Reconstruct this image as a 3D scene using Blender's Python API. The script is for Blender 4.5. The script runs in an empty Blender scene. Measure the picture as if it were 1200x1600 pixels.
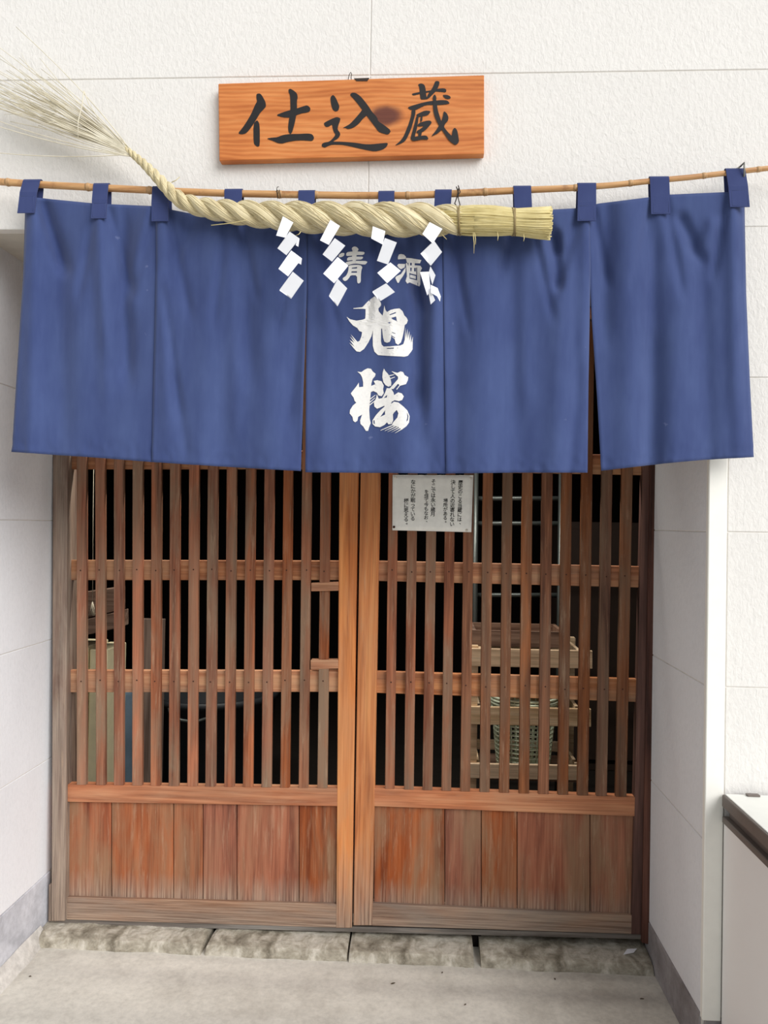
import bpy, bmesh, math, random
import numpy as np
from mathutils import Vector, Matrix, noise
from mathutils.geometry import tessellate_polygon
random.seed(7)
rng = np.random.default_rng(7)
PI = math.pi
scn = bpy.context.scene
COL = scn.collection

# ------------------------------------------------------------------ camera
CAM_D, CAM_Z, FPX, CYP = 1.93, 1.30, 1220.0, 807.08
YAW, PITCH, ROLL = 0.05330693, 0.00872641, -0.01587167
ROT = Matrix.Rotation(YAW, 3, 'Z') @ Matrix.Rotation(PITCH, 3, 'X') @ Matrix.Rotation(ROLL, 3, 'Y')
cam_data = bpy.data.cameras.new('camera')
cam_data.sensor_fit = 'VERTICAL'; cam_data.sensor_height = 24.0
cam_data.lens = FPX / 1600 * 24.0
cam_data.shift_y = (CYP - 800) / 1600
cam_data.clip_start = 0.02
cam = bpy.data.objects.new('camera', cam_data); COL.objects.link(cam)
cam.matrix_world = Matrix.Translation((0, -CAM_D, CAM_Z)) @ (ROT @ Matrix.Rotation(PI / 2, 3, 'X')).to_4x4()
scn.camera = cam
_r = np.array(ROT)
def P(px, py, Y):
    """photo pixel -> point of the wall-parallel plane at depth Y"""
    d = _r @ np.array([(px - 600) / FPX, 1.0, (CYP - py) / FPX])
    t = (Y + CAM_D) / d[1]
    return Vector((d[0] * t, Y, CAM_Z + d[2] * t))

# ------------------------------------------------------------------ light
world = bpy.data.worlds.new('overcast_sky'); scn.world = world
world.use_nodes = True
bg = world.node_tree.nodes['Background']
bg.inputs['Color'].default_value = (0.93, 0.97, 1.0, 1); bg.inputs['Strength'].default_value = 0.52
sun_d = bpy.data.lights.new('sun', 'SUN'); sun_d.energy = 3.1; sun_d.angle = math.radians(46); sun_d.color = (1.0, 0.985, 0.97)
sun = bpy.data.objects.new('sun', sun_d); COL.objects.link(sun)
_ld = Vector((-0.69, 0.74, -0.58)).normalized()          # soft daylight from the right, in front of the wall
sun.rotation_euler = _ld.to_track_quat('-Z', 'Y').to_euler(); sun.location = (3, -5, 5)
scn.view_settings.view_transform = 'Standard'; scn.view_settings.look = 'None'
scn.view_settings.gamma = 1.0; scn.view_settings.use_curve_mapping = False
scn.view_settings.exposure = 0.0

# ------------------------------------------------------------------ helpers
def tag(o, label=None, cat=None, group=None, kind=None):
    if label: o['label'] = label
    if cat: o['category'] = cat
    if group: o['group'] = group
    if kind: o['kind'] = kind
    return o

def empty(name, loc, label=None, cat=None, group=None, kind=None):
    o = bpy.data.objects.new(name, None); COL.objects.link(o)
    o.location = loc; o.empty_display_size = 0.05
    return tag(o, label, cat, group, kind)

def wloc(o):
    v = Vector(o.location)
    while o.parent: o = o.parent; v = v + Vector(o.location)
    return v

def build(name, verts, faces, m, parent=None, smooth=False, uvs=None, bevel=0, origin=None, doubles=False):
    vs = [Vector(v) for v in verts]
    if origin is None:
        lo = Vector((min(v[i] for v in vs) for i in range(3))); hi = Vector((max(v[i] for v in vs) for i in range(3)))
        origin = (lo + hi) / 2
    origin = Vector(origin)
    me = bpy.data.meshes.new(name)
    me.from_pydata([v - origin for v in vs], [], [tuple(int(i) for i in f) for f in faces])
    if uvs is not None:
        uv = me.uv_layers.new(name='UVMap')
        for l in me.loops: uv.data[l.index].uv = uvs[l.vertex_index]
    if bevel or doubles:
        bm = bmesh.new(); bm.from_mesh(me)
        if doubles: bmesh.ops.remove_doubles(bm, verts=bm.verts, dist=1e-5)
        bmesh.ops.recalc_face_normals(bm, faces=bm.faces)
        if bevel: bmesh.ops.bevel(bm, geom=list(bm.edges), offset=bevel, segments=1, affect='EDGES', clamp_overlap=True)
        bm.to_mesh(me); bm.free()
    if smooth:
        for p in me.polygons: p.use_smooth = True
    me.materials.append(m)
    o = bpy.data.objects.new(name, me); COL.objects.link(o)
    if parent is not None:
        o.parent = parent; o.location = origin - wloc(parent)
    else:
        o.location = origin
    return o

BOXF = [(0, 1, 2, 3), (7, 6, 5, 4), (0, 4, 5, 1), (1, 5, 6, 2), (2, 6, 7, 3), (3, 7, 4, 0)]
def boxv(x0, x1, y0, y1, z0, z1):
    return [(x0, y0, z0), (x1, y0, z0), (x1, y0, z1), (x0, y0, z1), (x0, y1, z0), (x1, y1, z0), (x1, y1, z1), (x0, y1, z1)]
def box(name, x0, x1, y0, y1, z0, z1, m, parent=None, bevel=0.001):
    return build(name, boxv(x0, x1, y0, y1, z0, z1), BOXF, m, parent, bevel=bevel)

def prism(name, quad, Y, th, m, parent=None, bevel=0.0016):
    """quad of photo pixels (top-left, top-right, bottom-right, bottom-left) at depth Y, th deep"""
    f = [P(x, y, Y) for x, y in quad]
    b = [v + Vector((0, th, 0)) for v in f]
    return build(name, f + b, [(0, 3, 2, 1), (4, 5, 6, 7), (0, 1, 5, 4), (1, 2, 6, 5), (2, 3, 7, 6), (3, 0, 4, 7)], m, parent, bevel=bevel)

class MB:
    def __init__(s): s.v = []; s.f = []; s.uv = []
    def add(s, v, f, uv=None):
        n = len(s.v); s.v += [Vector(p) for p in v]; s.f += [tuple(i + n for i in q) for q in f]
        s.uv += uv if uv else [(0, 0)] * len(v)
    def box(s, *a): s.add(boxv(*a), BOXF)
    def tube(s, pts, r, n=8, cap=True, closed=False):
        pts = [Vector(p) for p in pts]; N = len(pts)
        rs = r if hasattr(r, '__len__') else [r] * N
        vs = []; uv = []; L = 0
        up = None
        for i, p in enumerate(pts):
            a = pts[i - 1] if (i > 0 or closed) else p; b = pts[(i + 1) % N] if (i < N - 1 or closed) else p
            t = (b - a).normalized()
            if up is None: up = Vector((0, 0, 1)) if abs(t.z) < 0.9 else Vector((0, 1, 0))
            side = t.cross(up).normalized(); up = side.cross(t).normalized()
            if i: L += (p - pts[i - 1]).length
            for k in range(n):
                c = 2 * PI * k / n
                vs.append(p + (side * math.cos(c) + up * math.sin(c)) * rs[i]); uv.append((L, k / n * 2 * PI * rs[i]))
        f = []
        for i in range(N if closed else N - 1):
            j = (i + 1) % N
            for k in range(n):
                f.append((i * n + k, i * n + (k + 1) % n, j * n + (k + 1) % n, j * n + k))
        if cap and not closed:
            f.append(tuple(range(n - 1, -1, -1))); f.append(tuple((N - 1) * n + k for k in range(n)))
        s.add(vs, f, uv)
    def obj(s, name, m, parent=None, smooth=True, bevel=0):
        return build(name, s.v, s.f, m, parent, smooth=smooth, uvs=None if bevel else s.uv, bevel=bevel)

def interp(x, pts):
    return float(np.interp(x, [p[0] for p in pts], [p[1] for p in pts]))

# ------------------------------------------------------------------ materials
def srgb(r, g, b):
    def f(c):
        c /= 255
        return c / 12.92 if c <= 0.04045 else ((c + 0.055) / 1.055) ** 2.4
    return (f(r), f(g), f(b), 1)

class NT:
    def __init__(s, name, rough=0.7, spec=0.3):
        s.m = bpy.data.materials.new(name); s.m.use_nodes = True
        s.t = s.m.node_tree; s.b = s.t.nodes['Principled BSDF']
        s.b.inputs['Roughness'].default_value = rough; s.b.inputs['Specular IOR Level'].default_value = spec
    def n(s, typ, **kw):
        nd = s.t.nodes.new(typ)
        for k, v in kw.items(): setattr(nd, k, v)
        return nd
    def link(s, a, b): s.t.links.new(a, b)
    def coords(s, kind='Object', scale=(1, 1, 1), rand=False, uvscale=None):
        tc = s.n('ShaderNodeTexCoord'); mp = s.n('ShaderNodeMapping')
        mp.inputs['Scale'].default_value = scale
        s.link(tc.outputs[kind], mp.inputs['Vector'])
        if rand:
            oi = s.n('ShaderNodeObjectInfo'); mm = s.n('ShaderNodeMath', operation='MULTIPLY'); mm.inputs[1].default_value = 73.0
            s.link(oi.outputs['Random'], mm.inputs[0]); s.link(mm.outputs[0], mp.inputs['Location'])
        return mp.outputs[0]
    def noise(s, vec, scale, detail=4, rough=0.55, dist=0.0):
        nd = s.n('ShaderNodeTexNoise'); nd.inputs['Scale'].default_value = scale; nd.inputs['Detail'].default_value = detail
        nd.inputs['Roughness'].default_value = rough; nd.inputs['Distortion'].default_value = dist
        s.link(vec, nd.inputs['Vector']); return nd.outputs['Fac']
    def ramp(s, fac, stops):
        nd = s.n('ShaderNodeValToRGB'); e = nd.color_ramp.elements
        e[0].position, e[0].color = stops[0]; e[1].position, e[1].color = stops[-1]
        for p, c in stops[1:-1]:
            q = e.new(p); q.color = c
        s.link(fac, nd.inputs[0]); return nd.outputs[0]
    def mix(s, fac, a, b, mode='MIX'):
        nd = s.n('ShaderNodeMix', data_type='RGBA', blend_type=mode)
        if isinstance(fac, (int, float)): nd.inputs[0].default_value = fac
        else: s.link(fac, nd.inputs[0])
        for i, v in ((6, a), (7, b)):
            if isinstance(v, tuple): nd.inputs[i].default_value = v
            else: s.link(v, nd.inputs[i])
        return nd.outputs[2]
    def math(s, op, a, b=0.0, clamp=False):
        nd = s.n('ShaderNodeMath', operation=op); nd.use_clamp = clamp
        for i, v in ((0, a), (1, b)):
            if isinstance(v, (int, float)): nd.inputs[i].default_value = v
            else: s.link(v, nd.inputs[i])
        return nd.outputs[0]
    def color(s, c):
        if isinstance(c, tuple): s.b.inputs['Base Color'].default_value = c
        else: s.link(c, s.b.inputs['Base Color'])
    def bump(s, h, strength=0.3, dist=0.002):
        nd = s.n('ShaderNodeBump'); nd.inputs['Strength'].default_value = strength; nd.inputs['Distance'].default_value = dist
        s.link(h, nd.inputs['Height']); s.link(nd.outputs[0], s.b.inputs['Normal'])

def gray(v): return (v, v, v, 1)

def plain(name, c, rough=0.6, spec=0.3, metal=0.0, var=0.12, scale=30):
    t = NT(name, rough, spec); t.b.inputs['Metallic'].default_value = metal
    f = t.noise(t.coords(), scale, 4)
    k = t.ramp(f, [(0.3, gray(1 - var)), (0.7, gray(1 + var * 0.3))])
    t.color(t.mix(1.0, c, k, 'MULTIPLY')); t.bump(f, 0.08, 0.001)
    return t.m

def wall_paint(name, c, bump=0.5, stretch=(1, 1, 0.55)):
    t = NT(name, 0.75, 0.25)
    v = t.coords('Object', stretch)
    big = t.noise(t.coords(), 1.3, 3)
    f = t.noise(v, 115, 4, 0.6, 0.5)
    k = t.ramp(big, [(0.3, gray(0.95)), (0.7, gray(1.0))])
    fk = t.ramp(f, [(0.30, gray(0.95)), (0.55, gray(1.0))])
    t.color(t.mix(1.0, t.mix(1.0, c, k, 'MULTIPLY'), fk, 'MULTIPLY')); t.bump(f, bump, 0.004)
    return t.m

def wood(name, dark, mid, light, axis='z', grey=None, grey_amt=0.4, rough=0.62, spec=0.25, wear=None, sat=0.80):
    """grain runs along axis; grey = sun-bleached weathering in patches; wear=(z0,z1): splash-worn foot of the piece (world height)"""
    t = NT(name, rough, spec)
    def sc(across, along):
        return {'x': (along, across, across), 'z': (across, across, along), 'y': (across, along, across)}[axis]
    big = t.noise(t.coords('Object', sc(14, 1.1), True), 1.5, 3, 0.5, 0.9)
    fine = t.noise(t.coords('Object', sc(150, 3.0), True), 1.5, 4, 0.65, 0.3)
    ring = t.noise(t.coords('Object', sc(45, 1.6), True), 1.2, 3, 0.5, 1.2)
    c = t.ramp(t.math('ADD', t.math('MULTIPLY', big, 0.6), t.math('MULTIPLY', ring, 0.4)), [(0.36, dark), (0.5, mid), (0.64, light)])
    k = t.ramp(fine, [(0.3, gray(0.72)), (0.62, gray(1.12))])
    c = t.mix(0.8, c, t.mix(1.0, c, k, 'MULTIPLY'))
    oi = t.n('ShaderNodeObjectInfo')
    hv = t.n('ShaderNodeHueSaturation')
    t.link(t.math('ADD', t.math('MULTIPLY', oi.outputs['Random'], 0.26), 0.88), hv.inputs['Value'])
    r2 = t.math('FRACT', t.math('MULTIPLY', oi.outputs['Random'], 17.31))
    t.link(t.math('ADD', t.math('MULTIPLY', r2, 0.20), sat), hv.inputs['Saturation'])
    t.link(c, hv.inputs['Color']); c = hv.outputs[0]
    if grey:
        w = t.noise(t.coords('Object', sc(7, 1.6), True), 1.4, 5, 0.6, 0.6)
        wf = t.math('ADD', t.math('MULTIPLY', w, 0.8), t.math('MULTIPLY', fine, 0.25))
        c = t.mix(t.math('MULTIPLY', t.ramp(wf, [(0.46, gray(0)), (0.66, gray(1))]), grey_amt), c, grey)
        s = t.noise(t.coords('Object', sc(75, 6), True), 1.0, 5, 0.72)
        c = t.mix(t.math('MULTIPLY', t.ramp(s, [(0.56, gray(0)), (0.74, gray(1))]), grey_amt * 0.5), c, srgb(192, 164, 136))
    if wear:
        g = t.n('ShaderNodeNewGeometry'); sp = t.n('ShaderNodeSeparateXYZ'); t.link(g.outputs['Position'], sp.inputs[0])
        nz = t.noise(t.coords('Object', sc(40, 5), True), 1.0, 5, 0.7)
        h = t.math('ADD', sp.outputs['Z'], t.math('MULTIPLY', t.math('SUBTRACT', nz, 0.5), 1.1 * (wear[1] - wear[0])))
        mr = t.n('ShaderNodeMapRange'); mr.inputs[1].default_value = wear[0]; mr.inputs[2].default_value = wear[1]
        mr.inputs[3].default_value = 1; mr.inputs[4].default_value = 0; t.link(h, mr.inputs[0])
        gc = t.ramp(fine, [(0.35, srgb(96, 84, 76)), (0.6, srgb(172, 152, 134))])
        c = t.mix(t.math('MULTIPLY', mr.outputs[0], 0.85), c, gc)
    t.color(c); t.bump(fine, 0.35, 0.0012)
    return t.m

M = {}
M['wall'] = wall_paint('white_stucco_panel', srgb(234, 231, 227), 0.55)
M['reveal'] = wall_paint('white_reveal_panel', srgb(236, 237, 241), 0.22)
M['trimwhite'] = plain('white_corner_trim', srgb(247, 245, 238), 0.5, 0.3, var=0.03)
M['joint'] = plain('joint_sealant', srgb(226, 222, 216), 0.8, 0.2)
M['soffit'] = plain('grey_soffit_board', srgb(205, 200, 190), 0.8, 0.2, var=0.08)
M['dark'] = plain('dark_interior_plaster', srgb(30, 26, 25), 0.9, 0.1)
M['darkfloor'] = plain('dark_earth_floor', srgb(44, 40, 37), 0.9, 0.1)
M['slat'] = wood('weathered_red_slat', srgb(98, 54, 36), srgb(142, 84, 56), srgb(176, 108, 74), 'z', srgb(132, 112, 92), 0.85, sat=0.88)
M['slat_r'] = wood('dark_brown_slat', srgb(80, 46, 32), srgb(122, 76, 50), srgb(158, 102, 70), 'z', srgb(116, 94, 76), 0.8, sat=0.88)
M['stile'] = wood('orange_cedar_stile', srgb(156, 86, 44), srgb(198, 120, 64), srgb(216, 144, 84), 'z', srgb(180, 138, 102), 0.45, wear=(0.04, 0.34), sat=0.96)
M['jamb'] = wood('weathered_grey_post', srgb(86, 66, 56), srgb(124, 98, 84), srgb(158, 134, 116), 'z', srgb(160, 146, 132), 0.8, wear=(0.0, 0.5))
M['jamb_r'] = wood('dark_red_post', srgb(60, 36, 30), srgb(88, 54, 44), srgb(112, 72, 58), 'z')
M['rail'] = wood('worn_cross_rail', srgb(132, 78, 50), srgb(178, 116, 78), srgb(204, 150, 108), 'x', srgb(172, 142, 116), 0.6, sat=0.9)
M['belt'] = wood('orange_belt_rail', srgb(148, 82, 48), srgb(180, 108, 66), srgb(200, 134, 90), 'x', srgb(184, 150, 120), 0.4)
M['board'] = wood('red_door_board', srgb(106, 54, 34), srgb(146, 80, 50), srgb(170, 102, 68), 'z', srgb(142, 112, 86), 0.8, wear=(0.10, 0.20), sat=0.88)
M['kick'] = wood('worn_bottom_rail', srgb(116, 76, 52), srgb(158, 112, 80), srgb(190, 150, 116), 'x', srgb(128, 120, 112), 0.7, wear=(0.03, 0.15))
M['track'] = wood('dark_sill_track', srgb(60, 52, 46), srgb(98, 88, 80), srgb(134, 126, 118), 'x', srgb(150, 146, 140), 0.5)
M['crate'] = wood('pale_crate_wood', srgb(184, 150, 112), srgb(216, 184, 144), srgb(230, 204, 168), 'x')
M['plank'] = wood('old_brown_plank', srgb(84, 60, 46), srgb(124, 94, 76), srgb(154, 124, 104), 'x')
M['plank_v'] = wood('old_grey_board', srgb(96, 74, 60), srgb(130, 106, 92), srgb(156, 132, 116), 'z')
M['cream'] = plain('cream_painted_metal', srgb(232, 222, 186), 0.5, 0.4, var=0.08)
M['steel'] = plain('dull_steel_tube', srgb(96, 102, 100), 0.35, 0.5, 0.6, var=0.1)
M['pipe'] = plain('blue_grey_plastic', srgb(104, 124, 140), 0.5, 0.4, var=0.25, scale=12)
M['basket'] = plain('pale_green_plastic', srgb(226, 238, 214), 0.5, 0.4, var=0.05)
M['blue_drum'] = plain('dark_plastic', srgb(44, 48, 52), 0.5, 0.4)
M['cupboard'] = plain('dark_brown_cupboard', srgb(58, 46, 40), 0.6, 0.3)
M['ink'] = plain('black_ink', srgb(30, 27, 28), 0.55, 0.4, var=0.2, scale=60)
M['printink'] = plain('black_print', srgb(34, 32, 32), 0.6, 0.2, var=0.05)
M['paper'] = plain('white_paper', srgb(246, 247, 252), 0.7, 0.2, var=0.02)
M['notice'] = plain('laminated_paper', srgb(248, 246, 240), 0.25, 0.5, var=0.08, scale=45)
M['pin'] = plain('pale_pin', srgb(216, 208, 196), 0.35, 0.5, 0.3)
M['nail'] = plain('rusty_nail', srgb(74, 44, 32), 0.6, 0.4, 0.4)
M['wire'] = plain('dark_wire', srgb(54, 50, 48), 0.4, 0.5, 0.7)
M['hook'] = plain('grey_metal_hook', srgb(140, 138, 132), 0.35, 0.5, 0.8)
M['cab'] = plain('greyish_white_cabinet', srgb(246, 242, 240), 0.45, 0.4, var=0.03, scale=3)
M['cabtop'] = plain('white_worktop', srgb(240, 240, 234), 0.4, 0.4, var=0.02)
M['cabedge'] = plain('dark_taupe_edge', srgb(112, 102, 96), 0.45, 0.4, var=0.08)
M['leaf'] = plain('dry_leaf', srgb(70, 58, 42), 0.7, 0.2)

def fabric(name, c, light):
    t = NT(name, 0.85, 0.15)
    t.b.inputs['Sheen Weight'].default_value = 0.15
    v = t.coords()
    a = t.noise(t.coords('Object', (40, 40, 6)), 1.6, 4, 0.6)
    b = t.noise(t.coords('Object', (5, 5, 2.2)), 1.6, 4, 0.6)
    w = t.noise(t.coords('Object', (900, 900, 700)), 1.0, 2)
    k = t.ramp(t.math('ADD', t.math('MULTIPLY', a, 0.2), t.math('MULTIPLY', b, 0.8)), [(0.34, c), (0.66, light)])
    sp = t.noise(v, 38, 3, 0.5)
    k = t.mix(t.math('MULTIPLY', t.ramp(sp, [(0.74, gray(0)), (0.80, gray(1))]), 0.25), k, srgb(150, 158, 190))
    t.color(k); t.bump(w, 0.15, 0.0006)
    return t.m
M['navy'] = fabric('indigo_cotton', srgb(56, 69, 114), srgb(72, 87, 132))
M['navy2'] = fabric('indigo_cotton_loop', srgb(50, 60, 104), srgb(60, 71, 116))

def print_white():
    t = NT('worn_white_dye', 0.8, 0.15)
    f = t.noise(t.coords('Object', (1, 1, 1)), 130, 4, 0.7)
    t.color(t.ramp(f, [(0.28, srgb(150, 152, 168)), (0.36, srgb(232, 230, 228)), (0.7, srgb(243, 241, 237))]))
    return t.m
M['dye'] = print_white()

def straw(name, a, b, c):
    t = NT(name, 0.6, 0.35)
    uv = t.coords('UV', (16, 900, 1))
    f = t.noise(uv, 1.0, 3, 0.6)
    g = t.noise(t.coords('Object'), 26, 3)
    col = t.ramp(t.math('ADD', t.math('MULTIPLY', f, 0.7), t.math('MULTIPLY', g, 0.3)), [(0.32, a), (0.5, b), (0.68, c)])
    t.color(col); t.bump(f, 0.4, 0.0012)
    return t.m
M['straw'] = straw('rice_straw', srgb(178, 158, 116), srgb(222, 208, 168), srgb(240, 230, 200))
M['straw_new'] = straw('yellow_rice_straw', srgb(188, 168, 104), srgb(222, 206, 148), srgb(240, 228, 178))
M['straw_tip'] = straw('dry_straw_tip', srgb(190, 180, 156), srgb(226, 218, 196), srgb(242, 236, 218))
M['cord'] = straw('dark_straw_cord', srgb(112, 94, 60), srgb(146, 128, 88), srgb(170, 152, 110))

def bamboo():
    t = NT('dry_bamboo', 0.4, 0.4)
    f = t.noise(t.coords('Object', (5, 60, 60)), 1.5, 4, 0.6)
    g = t.noise(t.coords('Object', (22, 22, 22)), 1.0, 5, 0.7)
    c = t.ramp(f, [(0.3, srgb(172, 122, 78)), (0.55, srgb(206, 160, 110)), (0.75, srgb(222, 184, 136))])
    c = t.mix(t.math('MULTIPLY', t.ramp(g, [(0.55, gray(0)), (0.72, gray(1))]), 0.6), c, srgb(120, 76, 52))
    t.color(c); t.bump(f, 0.2, 0.001)
    return t.m
M['bamboo'] = bamboo()
M['node'] = plain('bamboo_node', srgb(196, 156, 112), 0.5, 0.3, var=0.25, scale=120)

def concrete(name, a, b, c, scale=2.4, bump=0.35, speck=True):
    t = NT(name, 0.82, 0.25)
    v = t.coords()
    big = t.noise(v, scale, 6, 0.62, 0.5); fine = t.noise(v, 60, 5, 0.7); mid = t.noise(v, 14, 5, 0.65, 0.4)
    col = t.ramp(t.math('ADD', t.math('MULTIPLY', big, 0.65), t.math('MULTIPLY', mid, 0.35)), [(0.36, a), (0.5, b), (0.64, c)])
    k = t.ramp(fine, [(0.3, gray(0.86)), (0.6, gray(1.04))])
    t.color(t.mix(1.0, col, k, 'MULTIPLY')); t.bump(t.math('ADD', fine, mid), bump, 0.003)
    return t.m
M['floor'] = concrete('smooth_concrete_floor', srgb(190, 185, 175), srgb(212, 208, 198), srgb(226, 222, 212), 2.0, 0.15)
M['base'] = concrete('concrete_plinth', srgb(166, 167, 174), srgb(194, 195, 202), srgb(212, 213, 220), 6, 0.2)
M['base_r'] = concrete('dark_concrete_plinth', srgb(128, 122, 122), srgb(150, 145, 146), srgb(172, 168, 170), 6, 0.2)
M['stone'] = concrete('rough_threshold_stone', srgb(112, 104, 90), srgb(166, 158, 142), srgb(212, 205, 192), 22, 1.0)
M['mortar'] = concrete('pale_mortar', srgb(176, 172, 166), srgb(206, 202, 196), srgb(226, 222, 216), 12, 0.6)

def sign_wood():
    t = NT('sign_board_cedar', 0.5, 0.3)
    v = t.coords('Object', (1, 1, 1))
    kx, kz = 0.088, 0.005                                    # the knot, on the board
    sub = t.n('ShaderNodeVectorMath', operation='SUBTRACT'); t.link(v, sub.inputs[0]); sub.inputs[1].default_value = (kx, 0, kz)
    mp = t.n('ShaderNodeMapping'); mp.inputs['Scale'].default_value = (0.62, 0, 1.0); t.link(sub.outputs[0], mp.inputs[0])
    ln = t.n('ShaderNodeVectorMath', operation='LENGTH'); t.link(mp.outputs[0], ln.inputs[0])
    nz = t.noise(v, 30, 3)
    d = t.math('ADD', ln.outputs['Value'], t.math('MULTIPLY', t.math('SUBTRACT', nz, 0.5), 0.008))
    # grain: height bent around the knot
    sp = t.n('ShaderNodeSeparateXYZ'); t.link(v, sp.inputs[0])
    pull = t.math('DIVIDE', 0.0028, t.math('ADD', t.math('MULTIPLY', d, d), 0.0016))
    zr = t.math('SUBTRACT', sp.outputs['Z'], kz)
    zz = t.math('ADD', zr, t.math('MULTIPLY', t.math('MULTIPLY', zr, pull), -0.55))
    wv = t.noise(t.coords('Object', (2.2, 1, 9)), 1.4, 3, 0.5)
    ph = t.math('ADD', t.math('MULTIPLY', zz, 520.0), t.math('MULTIPLY', wv, 26.0))
    s1 = t.math('ADD', t.math('MULTIPLY', t.math('SINE', ph), 0.5), 0.5)
    big = t.noise(t.coords('Object', (3, 1, 16)), 1.4, 4)
    f = t.math('ADD', t.math('MULTIPLY', s1, 0.16), t.math('MULTIPLY', big, 0.84))
    c = t.ramp(f, [(0.25, srgb(176, 96, 46)), (0.5, srgb(206, 126, 68)), (0.75, srgb(222, 148, 88))])
    kd = t.ramp(d, [(0.018, gray(1)), (0.030, gray(0))])
    c = t.mix(t.math('MULTIPLY', kd, 0.92), c, srgb(92, 50, 44))
    fine = t.noise(t.coords('Object', (6, 100, 220)), 1.0, 3)
    c = t.mix(1.0, c, t.ramp(fine, [(0.3, gray(0.88)), (0.6, gray(1.04))]), 'MULTIPLY')
    t.color(c); t.bump(fine, 0.15, 0.0008)
    return t.m
M['sign'] = sign_wood()

# ------------------------------------------------------------------ the setting
XL, XR, YD = -1.170, 0.686, 0.49            # recess: left face, right face, door plane
ZS = P(600, 356, 0).z                        # underside of the wall above the recess
ZJ = [CAM_Z + 1.11550553 + 0.37437557, CAM_Z + 1.11550553] + [CAM_Z + 1.11550553 - 0.37437557 * k for k in range(1, 6)]
ZJ = [ZJ[0] + 0.374 * 2, ZJ[0] + 0.374] + ZJ
SEAM = P(579, 60, 0).x
G = 0.0012

# ground
ground = build('floor', *(lambda n: ([(-9 + 18 * i / n, -13 + 13.62 * j / n, 0) for j in range(n + 1) for i in range(n + 1)],
               [(j * (n + 1) + i, j * (n + 1) + i + 1, (j + 1) * (n + 1) + i + 1, (j + 1) * (n + 1) + i) for j in range(n) for i in range(n)]))(20), M['floor'])
tag(ground, 'smooth pale concrete floor in front of the wooden doors', 'floor', kind='structure')

def panel_wall(name, label, spans, back_boxes, m):
    """backing core plus separate boards with open joints. spans: list of 8-number boxes"""
    mb = MB()
    for b in back_boxes: mb.box(*b)
    root = build(name, mb.v, mb.f, M['joint'])
    tag(root, label, 'wall', kind='structure')
    for s in spans: box('panel', *s, m, root, 0.0014)
    return root

zs = [z for z in ZJ if z > ZS + 0.02]
spans = []
xs = [-3.6, SEAM - 1.82, SEAM, SEAM + 1.82, 3.2]
rows = sorted(zs) + [3.6]
lo = ZS
for z in rows:
    for a, b in zip(xs[:-1], xs[1:]):
        spans.append((a + G, b - G, 0.0, 0.03, lo + (G if lo > ZS else 0), z - G))
    lo = z
low = [z for z in ZJ if 0.2 < z < ZS - 0.05]
def rows_between(z0, z1):
    r = [z0] + sorted(z for z in low if z0 < z < z1) + [z1]
    return list(zip(r[:-1], r[1:]))
BR, BL = 0.120, 0.185
for a, b in rows_between(BR, ZS):
    spans.append((XR + 0.044, 1.68 - G, 0.0, 0.03, a + G, b - G)); spans.append((1.68 + G, 3.2, 0.0, 0.03, a + G, b - G))
for a, b in rows_between(BL, ZS):
    spans.append((-3.6, XL - 0.001, 0.0, 0.03, a + G, b - G))
panel_wall('wall_front', 'white stucco panelled wall around the doorway', spans,
           [(-3.6, 3.2, 0.0022, 0.14, ZS + 0.004, 3.6), (XR + 0.02, 3.2, 0.0022, 0.14, BR + 0.004, ZS + 0.004), (-3.6, XL - 0.004, 0.0022, 0.14, BL + 0.004, ZS + 0.004)], M['wall'])
sp = [(XL - 0.03, XL, 0.032, YD + 0.03, a + G, b - G) for a, b in rows_between(BL, ZS + 0.03)]
panel_wall('wall_left', 'bright white left side wall of the recessed doorway', sp, [(XL - 0.14, XL - 0.002, 0.034, 0.575, 0.0, ZS + 0.03)], M['reveal'])
sp = [(XR, XR + 0.02, 0.012, YD + 0.03, a + G, b - G) for a, b in rows_between(BR, ZS + 0.03)]
panel_wall('wall_right', 'shaded grey white right side wall of the recessed doorway', sp, [(XR + 0.0018, XR + 0.14, 0.014, 0.575, 0.0, ZS + 0.03)], M['reveal'])
tag(box('baseboard_left', XL - 0.02, XL + 0.003, -0.005, YD, 0.0, BL, M['base'], bevel=0.002), 'pale concrete plinth under the left side wall', 'plinth', kind='structure')
mb = MB()
mb.box(XR - 0.002, XR + 0.02, 0.02, YD, 0.0, BR); mb.box(XR + 0.006, 3.2, 0.004, 0.03, 0.0, BR)
tag(mb.obj('baseboard_right', M['base_r'], smooth=False, bevel=0.002), 'dark concrete plinth under the right side wall', 'plinth', kind='structure')
tag(box('baseboard_front', -3.6, XL - 0.02, 0.004, 0.03, 0.0, BL, M['base'], bevel=0.002), 'pale concrete plinth left of the doorway', 'plinth', kind='structure')
tag(box('trim_1', XR - 0.004, XR + 0.040, -0.006, 0.012, BR - 0.002, ZS, M['trimwhite'], bevel=0.002), 'smooth white corner strip right of the doorway', 'trim', kind='structure')
tag(box('ceiling', XL - 0.0, XR, 0.03, 0.575, ZS + 0.002, ZS + 0.03, M['soffit'], bevel=0), 'grey soffit over the recessed doorway', 'ceiling', kind='structure')
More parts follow.
